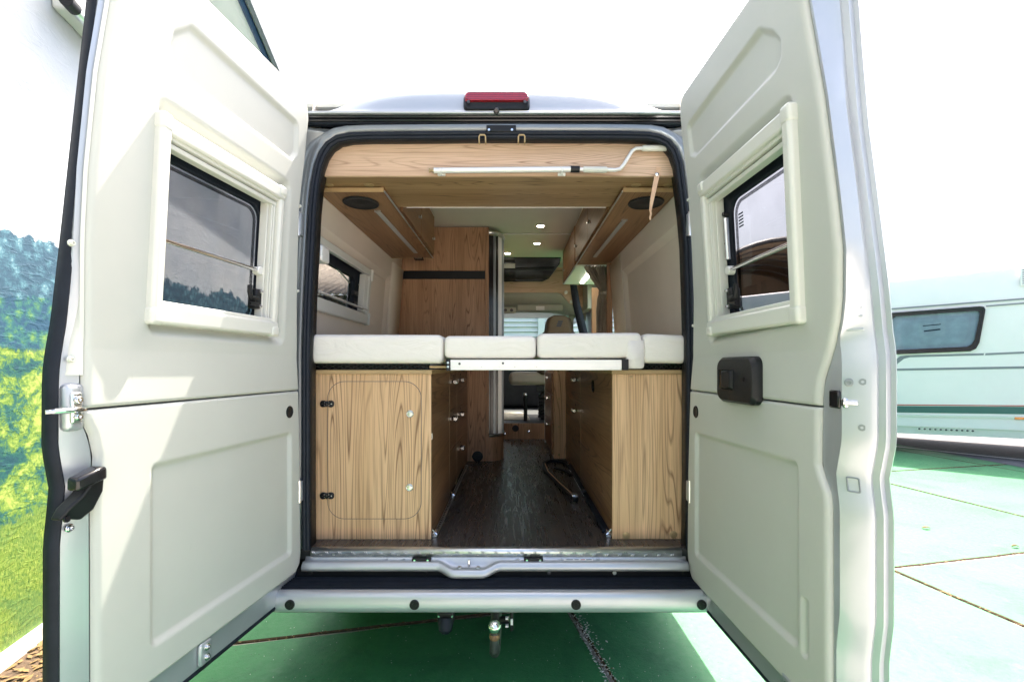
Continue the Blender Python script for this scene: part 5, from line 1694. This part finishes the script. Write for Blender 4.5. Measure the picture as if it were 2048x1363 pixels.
# black luggage strap lying by the right rail
def FP(px, py, dz=.012): 
    x, y, z = G(px, py, FZ + dz)
    return (x, y, z)
stp_ = thing('tie_down_strap', FP(1180, 1000, 0), 'black tie down strap with steel buckle looped on the dark floor beside the right cabinet', 'strap')
pth = [FP(1213, 1062), FP(1196, 1030), FP(1178, 995), FP(1160, 962), FP(1147, 940), FP(1135, 926), FP(1118, 921), FP(1098, 921), FP(1088, 926), FP(1089, 938), FP(1102, 950), FP(1122, 970), FP(1142, 990), FP(1152, 999)]
MB().strip(pth[:9], .040, .018).build('webbing', M['rubber'], stp_, bevel=.004)
MB().strip(pth[7:], .030, .022).build('webbing', M['black'], stp_, bevel=.004)
MB().strip([FP(1090, 926, .026), FP(1096, 941, .026), FP(1120, 965, .026), FP(1146, 988, .026)], .007, .004).build('edge_stitch', M['leather'], stp_)
MB().strip([FP(1110, 935), FP(1130, 941), FP(1150, 950), FP(1165, 975), FP(1182, 1005), FP(1200, 1045)], .028, .012).build('webbing', M['black'], stp_, bevel=.003)
MB().box(-.018, .018, -.022, .022, 0, .014).map(lambda x, y, z: (FP(1149, 992, .02)[0] + x, FP(1149, 992, .02)[1] + y, FP(1149, 992, .02)[2] + z)).build('buckle', M['chrome'], stp_, bevel=.004)
MB().box(-.014, .014, -.018, .018, 0, .010).map(lambda x, y, z: (FP(1167, 982, .03)[0] + x, FP(1167, 982, .03)[1] + y, FP(1167, 982, .03)[2] + z)).build('buckle', M['steel_dk'], stp_, bevel=.004)

# ------------------------------------------------------------------ crank and leather strap on the header
cd = HD - .022
ck = thing('awning_crank', P(1000, 340, cd), 'white and silver awning crank clipped to the wood panel above the bed', 'crank')
tu = MB().tube([P(868, 341, cd), P(1143, 338.5, cd)], .0115, 14).build('tube', M['alu_w'], ck)
MB().lathe(P(868, 341, cd), (-1, 0, 0), [(.010, -.002), (.010, .004), (.005, .006), (.005, .014), (.010, .016), (.010, .020), (.001, .021)], 14).build('hook_end', M['brass'], ck)
MB().tube([P(1141, 338.5, cd), P(1159, 338.5, cd)], .0135, 14).build('collar', M['black'], ck)
MB().tube([P(1158, 338.5, cd), P(1168, 339, cd)], .008, 12).build('joint', M['alu_w'], ck)
MB().tube([P(1166, 339, cd), P(1168, 339, cd), P(1212, 339.5, cd), P(1214.5, 339.5, cd)], [.0095, .0125, .0125, .0095], 14).build('lower_grip', M['cream'], ck)
MB().tube([P(1212, 339.5, cd), P(1230, 340, cd), P(1240, 338, cd), P(1247, 330, cd), P(1258, 312, cd), P(1264, 302, cd), P(1272, 297, cd), P(1288, 296.5, cd)], .0078, 12).build('cranked_rod', M['alu_w'], ck)
MB().tube([P(1284, 296.5, cd), P(1287, 296.5, cd), P(1331, 296.5, cd), P(1335, 296.5, cd)], [.010, .0125, .0125, .009], 14).build('upper_grip', M['cream'], ck)
for px in (882, 1124):
    x, _, z = P(px, 341, cd)
    mb = MB()
    mb.tube([(x, cd + .016, z - .013), (x, cd, z - .015), (x, cd - .013, z - .006), (x, cd - .013, z + .004)], .005, 8)
    mb.box(x - .016, x + .016, cd + .010, cd + .0215, z - .016, z - .004)
    part(mb, 'clip', M['alu_w'], hd, bevel=.001)
ls = thing('leather_strap', P(1310, 352, HD - .006), 'thin beige leather strap hanging from a stud at the right of the wood header', 'strap')
MB().loft([[P(px - w, py, d), P(px + w, py, d), P(px + w, py, d + .003), P(px - w, py, d + .003)] for px, py, w, d in ((1318, 334, 5, HD - .005), (1315, 347, 5, HD - .006), (1311, 365, 4.8, HD - .010), (1307, 385, 4.4, HD - .012), (1303, 405, 3.6, HD - .010), (1300.5, 422, 2.2, HD - .008))]).build('strap', M['leather'], ls, smooth=40)
MB().tube([P(1300.5, 421, HD - .007), P(1302, 428, HD - .005), P(1300, 434, HD - .006), P(1301, 440, HD - .004)], .004, 6).build('strap_tail', M['leather'], ls)
MB().lathe(P(1314, 349, HD - .008), (0, -1, 0), [(.008, -.002), (.008, .002), (.005, .004), (.001, .0045)], 14).build('stud', M['chrome'], ls)

# ------------------------------------------------------------------ right side beyond the bed: posts, curtain, kitchen locker
bx('end_post', M['wood_w'], .722, .762, 3.445, 3.475, 1.2, 2.143, bevel=.002)
pw = bx('door_post', M['wood_w'], (1184 - CX) / FL * 4.0, (1200 - CX) / FL * 4.0 + .02, 4.0, 4.03, 1.2, 2.05, bevel=.002)
swx, _, swz = P(1203, 588, 3.99)
for dz in (.0, -.075):
    MB().box(swx - .018, swx + .03, 3.986, 3.999, swz - .02 + dz, swz + .045 + dz).build('switch', M['gloss_black'], pw, bevel=.003)
ct = thing('curtain', ((1200 - CX) / FL * 3.56, 3.56, 1.3), 'taupe curtain gathered with a tie beside the sliding door', 'curtain')
ctab = [(1.25, .652, .785), (1.60, .655, .772), (1.80, .664, .762), (1.90, .676, .752), (1.935, .688, .742), (1.96, .680, .748), (2.02, .640, .755), (2.08, .600, .758), (2.143, .562, .762)]
zs3 = np.linspace(1.25, 2.142, 60)
cu = MB()
nu = 110
rows = []
for z in zs3:
    a = float(np.interp(z, [t[0] for t in ctab], [t[1] for t in ctab])); b_ = float(np.interp(z, [t[0] for t in ctab], [t[2] for t in ctab]))
    tight = math.exp(-((z - 1.935) / .05) ** 2)
    row = []
    for i in range(nu + 1):
        t = i / nu
        amp = .020 * (1 - .55 * tight)
        ph = 2 * PI * 7.5 * t + .8 * math.sin(z * 7) + 2.0 * (t - .5) * math.sin(z * 5)
        row.append((a + (b_ - a) * t + .004 * math.sin(ph * .5 + z * 9), 3.56 + amp * math.sin(ph) + .010 * math.sin(ph * 2.3 + z * 14) - .03 * tight * math.sin(PI * t), z + .012 * math.sin(PI * t * 3) * tight))
    rows.append(row)
cu.loft(rows, False, False)
cu.build('cloth', M['curtain'], ct, smooth=80, solid=.002)
tz = 1.935
MB().tube([(.686, 3.56, tz), (.70, 3.522, tz - .006), (.725, 3.518, tz - .004), (.744, 3.55, tz + .01), (.72, 3.59, tz + .006)], .012, 8, closed=True).build('tie', M['curtain'], ct)
MB().lathe((.716, 3.508, tz - .012), (0, -1, 0), [(.009, -.002), (.009, .003), (.005, .006), (.001, .006)], 12).build('button', M['chrome'], ct)
# kitchen overhead locker
kl = part(MB().box(.500, .80, 3.53, 4.34, 2.144, 2.16), 'kitchen_locker', M['alu_w'], bevel=.001)
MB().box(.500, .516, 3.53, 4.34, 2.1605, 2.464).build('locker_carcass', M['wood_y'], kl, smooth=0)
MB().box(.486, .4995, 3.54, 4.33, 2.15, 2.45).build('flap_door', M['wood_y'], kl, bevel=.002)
MB().lathe((.4855, 4.22, 2.25), (-1, 0, 0), [(.009, -.002), (.009, .006), (.012, .012), (.001, .016)], 14).build('flap_knob', M['knob'], kl)
MB().tube([(.496, 3.53, 2.144), (.496, 4.34, 2.144)], .006, 6).build('edge_trim', M['alu'], kl)
MB().box(.484, .80, 4.3405, 4.352, 2.14, 2.464).build('end_panel', M['cab'], kl, bevel=.003)
MB().box(.640, .672, 3.62, 4.26, 2.134, 2.1435).build('led_strip', M['led'], kl, bevel=.002)

# ------------------------------------------------------------------ cab
st_z = .766
rs = bx('cab_step', M['wood_w'], -.20, .345, 4.735, 4.755, FZ - .03, st_z, bevel=.002)
MB().lathe(P(1031, 856, 4.735), (0, -1, 0), [(.034, 0), (.034, .004), (.026, .006), (.024, .002), (.001, .002)], 20).build('air_outlet', M['black'], rs)
for px, py in ((1057, 862), (1009, 867)):
    MB().lathe(P(px, py, 4.733), (0, -1, 0), [(.012, 0), (.012, .008), (.006, .014), (.001, .014)], 12).build('stud', M['chrome'], rs)
bx('cab_floor', M['dark'], XC - .93, XC + .93, 4.756, 6.9, st_z - .06, st_z, bevel=0)
bx('dashboard', M['dark'], XC - .9, XC + .9, 6.45, 7.1, .77, 1.36, bevel=.05, seg=3)
tag(MB().loft([[P(1003, 832, 5.0)[0:2] + (st_z + .006,), (.20, 5.02, st_z + .006)], [(-.10, 5.6, st_z + .02), (.18, 5.55, st_z + .012)], [(-.08, 5.75, st_z + .006), (.10, 5.80, st_z + .006)]], False, False).build('floor_mat', M['mat_paper'], None, solid=.006, smooth=0), 'crumpled beige mat lying on the dark cab floor between the seats', 'mat')
def captain(cx, back_x, rot, label):
    c = bpy.data.objects.new('cab_seat', None)
    COL.objects.link(c)
    c.parent = van
    c.location = -Vector(van.location)
    c['label'] = label
    d0 = 5.25
    T = Matrix.Translation((cx, d0, st_z)) @ Matrix.Rotation(rad(rot), 4, 'Z')
    def mp(mb): return mb.map(lambda x, y, z: tuple(T @ Vector((x, y, z))))
    mp(MB().box(-.20, .20, -.20, .22, 0, .30)).build('pedestal', M['dark'], c, bevel=.02)
    bel = MB()
    for k in range(7):
        bel.box(-.225, .225, -.225, .245, .03 + k * .036, .052 + k * .036)
    mp(bel).build('bellows', M['black'], c, bevel=.004)
    mp(MB().box(-.27, .27 if rot < 90 else .55, -.30, .26, .385, .53)).build('seat_cushion', M['seat'], c, bevel=.05, seg=4)
    mp(MB().box(-.25, .25, -.27, .24, .31, .385)).build('seat_frame', M['dark'], c, bevel=.01)
    bp_ = [(.24, 0.0), (.27, .15), (.27, .33), (.21, .43), (.165, .47), (.155, .54), (.135, .60), (.085, .635)]
    lo = []
    for w, h in bp_:
        y = .20 + h * .22
        lo.append([(-w, y, .50 + h), (-w * .8, y - .07, .50 + h), (w * .8, y - .07, .50 + h), (w, y, .50 + h), (w * .75, y + .085, .50 + h), (-w * .75, y + .085, .50 + h)])
    mp(MB().loft(lo)).build('backrest', M['seat_dk'] if rot > 90 else M['seat'], c, bevel=.02, seg=3)
    for sx in (-1, 1):
        mp(MB().box(sx * .31 - .03, sx * .31 + .03, -.18, .24, .70, .76)).build('armrest', M['seat'], c, bevel=.02, seg=3)
    # small embroidered mark of three slanted bars on the rear of the headrest
    for k in range(3):
        z = .50 + .515 + k * .022
        y = .20 + (z - .5) * .22 + .086
        mp(MB().loft([[(-.050 - .008 * k + .03, y, z), (.0 - .008 * k + .03, y, z)], [(-.054 - .008 * k + .03, y + .005, z + .018), (-.004 - .008 * k + .03, y + .005, z + .018)]], False, False)).build('embroidery', M['ink'], c, smooth=0, solid=.003)
    return c
captain(.53, .5, 176, 'right cab seat turned towards the living space')
captain(-.50, -.5, 8, 'left cab seat')
hl = part(MB().tube([P(1050, 792, 4.95), P(1051, 815, 4.95), (P(1051, 0, 4.95)[0], 4.95, st_z)], .02, 8), 'seat_lever', M['black'])
MB().sphere(P(1050, 789, 4.95), .026, 12).build('lever_knob', M['chrome'], hl)
# overhead of the cab: dark skylight, wood panel, shelf
sk0, sk1 = P(1000, 513, 4.65), P(1000, 561, 5.05)
sky_p = [P(880, 513, 4.62), P(1122, 515, 4.62), P(1119, 527, 4.72), P(1098, 556, 5.0), P(1085, 562, 5.05), P(880, 562, 5.05)]
sp_ = part(MB().add(sky_p, [tuple(range(6))]), 'cab_skylight', M['gloss_black'], solid=.012, smooth=0)
MB().loft([[P(905, 537, 4.80), P(1110, 538, 4.80)], [P(905, 539, 4.80), P(1109, 540, 4.80)]], False, False).build('skylight_seam', M['dark'], sp_, solid=.01, smooth=0)
MB().add([P(1006, 527, 4.70), P(1030, 527, 4.70), P(1030, 536, 4.70), P(1006, 536, 4.70)], [(0, 1, 2, 3)]).build('label', M['led_off'], sp_, smooth=0, solid=.002)
pan = [P(880, 500, 5.12), P(1160, 500, 5.12), P(1172, 614, 5.12), P(1150, 612, 5.12), P(1138, 606, 5.12), P(1130, 596, 5.12), P(1124, 588, 5.12), P(1114, 585, 5.12), P(880, 585, 5.12)]
opn = part(MB().add(pan, [tuple(range(len(pan)))]), 'overcab_panel', M['wood_x'], solid=.016, smooth=0)
for px, py in ((1132, 584.5), (1143, 603)):
    MB().lathe(P(px, py, 5.11), (0, -1, 0), [(.020, -.002), (.020, .004), (.014, .007), (.001, .008)], 16).build('cover_cap', M['cream'], opn)
shf = part(MB().loft([[P(880, 584, 5.14), P(1114, 584, 5.14), P(1126, 592, 5.14), P(1140, 608, 5.14), P(1172, 616, 5.14)],
                      [P(880, 606, 5.28), P(1108, 606, 5.28), P(1120, 610, 5.28), P(1136, 620, 5.28), P(1172, 630, 5.28)],
                      [P(880, 622, 5.45), P(1100, 624, 5.45), P(1118, 626, 5.45), P(1134, 630, 5.45), P(1172, 640, 5.45)]], False, False), 'overhead_shelf', M['cab'], solid=.02, smooth=40)
MB().box(P(1034, 0, 5.3)[0], P(1124, 0, 5.3)[0], 5.20, 5.24, P(0, 622, 5.22)[2], P(0, 609, 5.22)[2]).build('shelf_lip', M['cab'], shf, bevel=.01)
MB().box(P(1072, 0, 5.2)[0], P(1089, 0, 5.2)[0], 5.195, 5.199, P(0, 620, 5.2)[2], P(0, 612, 5.2)[2]).build('label', M['paper'], shf)
vb = MB().box(P(1002, 0, 5.2)[0], P(1032, 0, 5.2)[0], 5.17, 5.26, P(0, 626, 5.2)[2], P(0, 614, 5.2)[2]).build('lamp_console', M['cab'], shf, bevel=.02, seg=3)
for px in (1011, 1023):
    MB().lathe(P(px, 620, 5.168), (0, -1, 0), [(.018, -.002), (.018, .003), (.010, .004), (.001, .002)], 14).build('lamp_eye', M['steel_dk'], vb.parent)
# windscreen surround and the dark B pillar by the sliding door
part(MB().tube([P(1146, 564, 4.72), P(1153, 610, 4.72), P(1168, 670, 4.72), P(1180, 760, 4.72)], [.035, .04, .045, .05], 10), 'pillar', M['rubber'])
part(MB().tube([P(1141, 672, 5.4), P(1141, 640, 5.4), P(1146, 626, 5.4), P(1156, 615, 5.4)], .035, 8), 'grab_pillar', M['cab'])
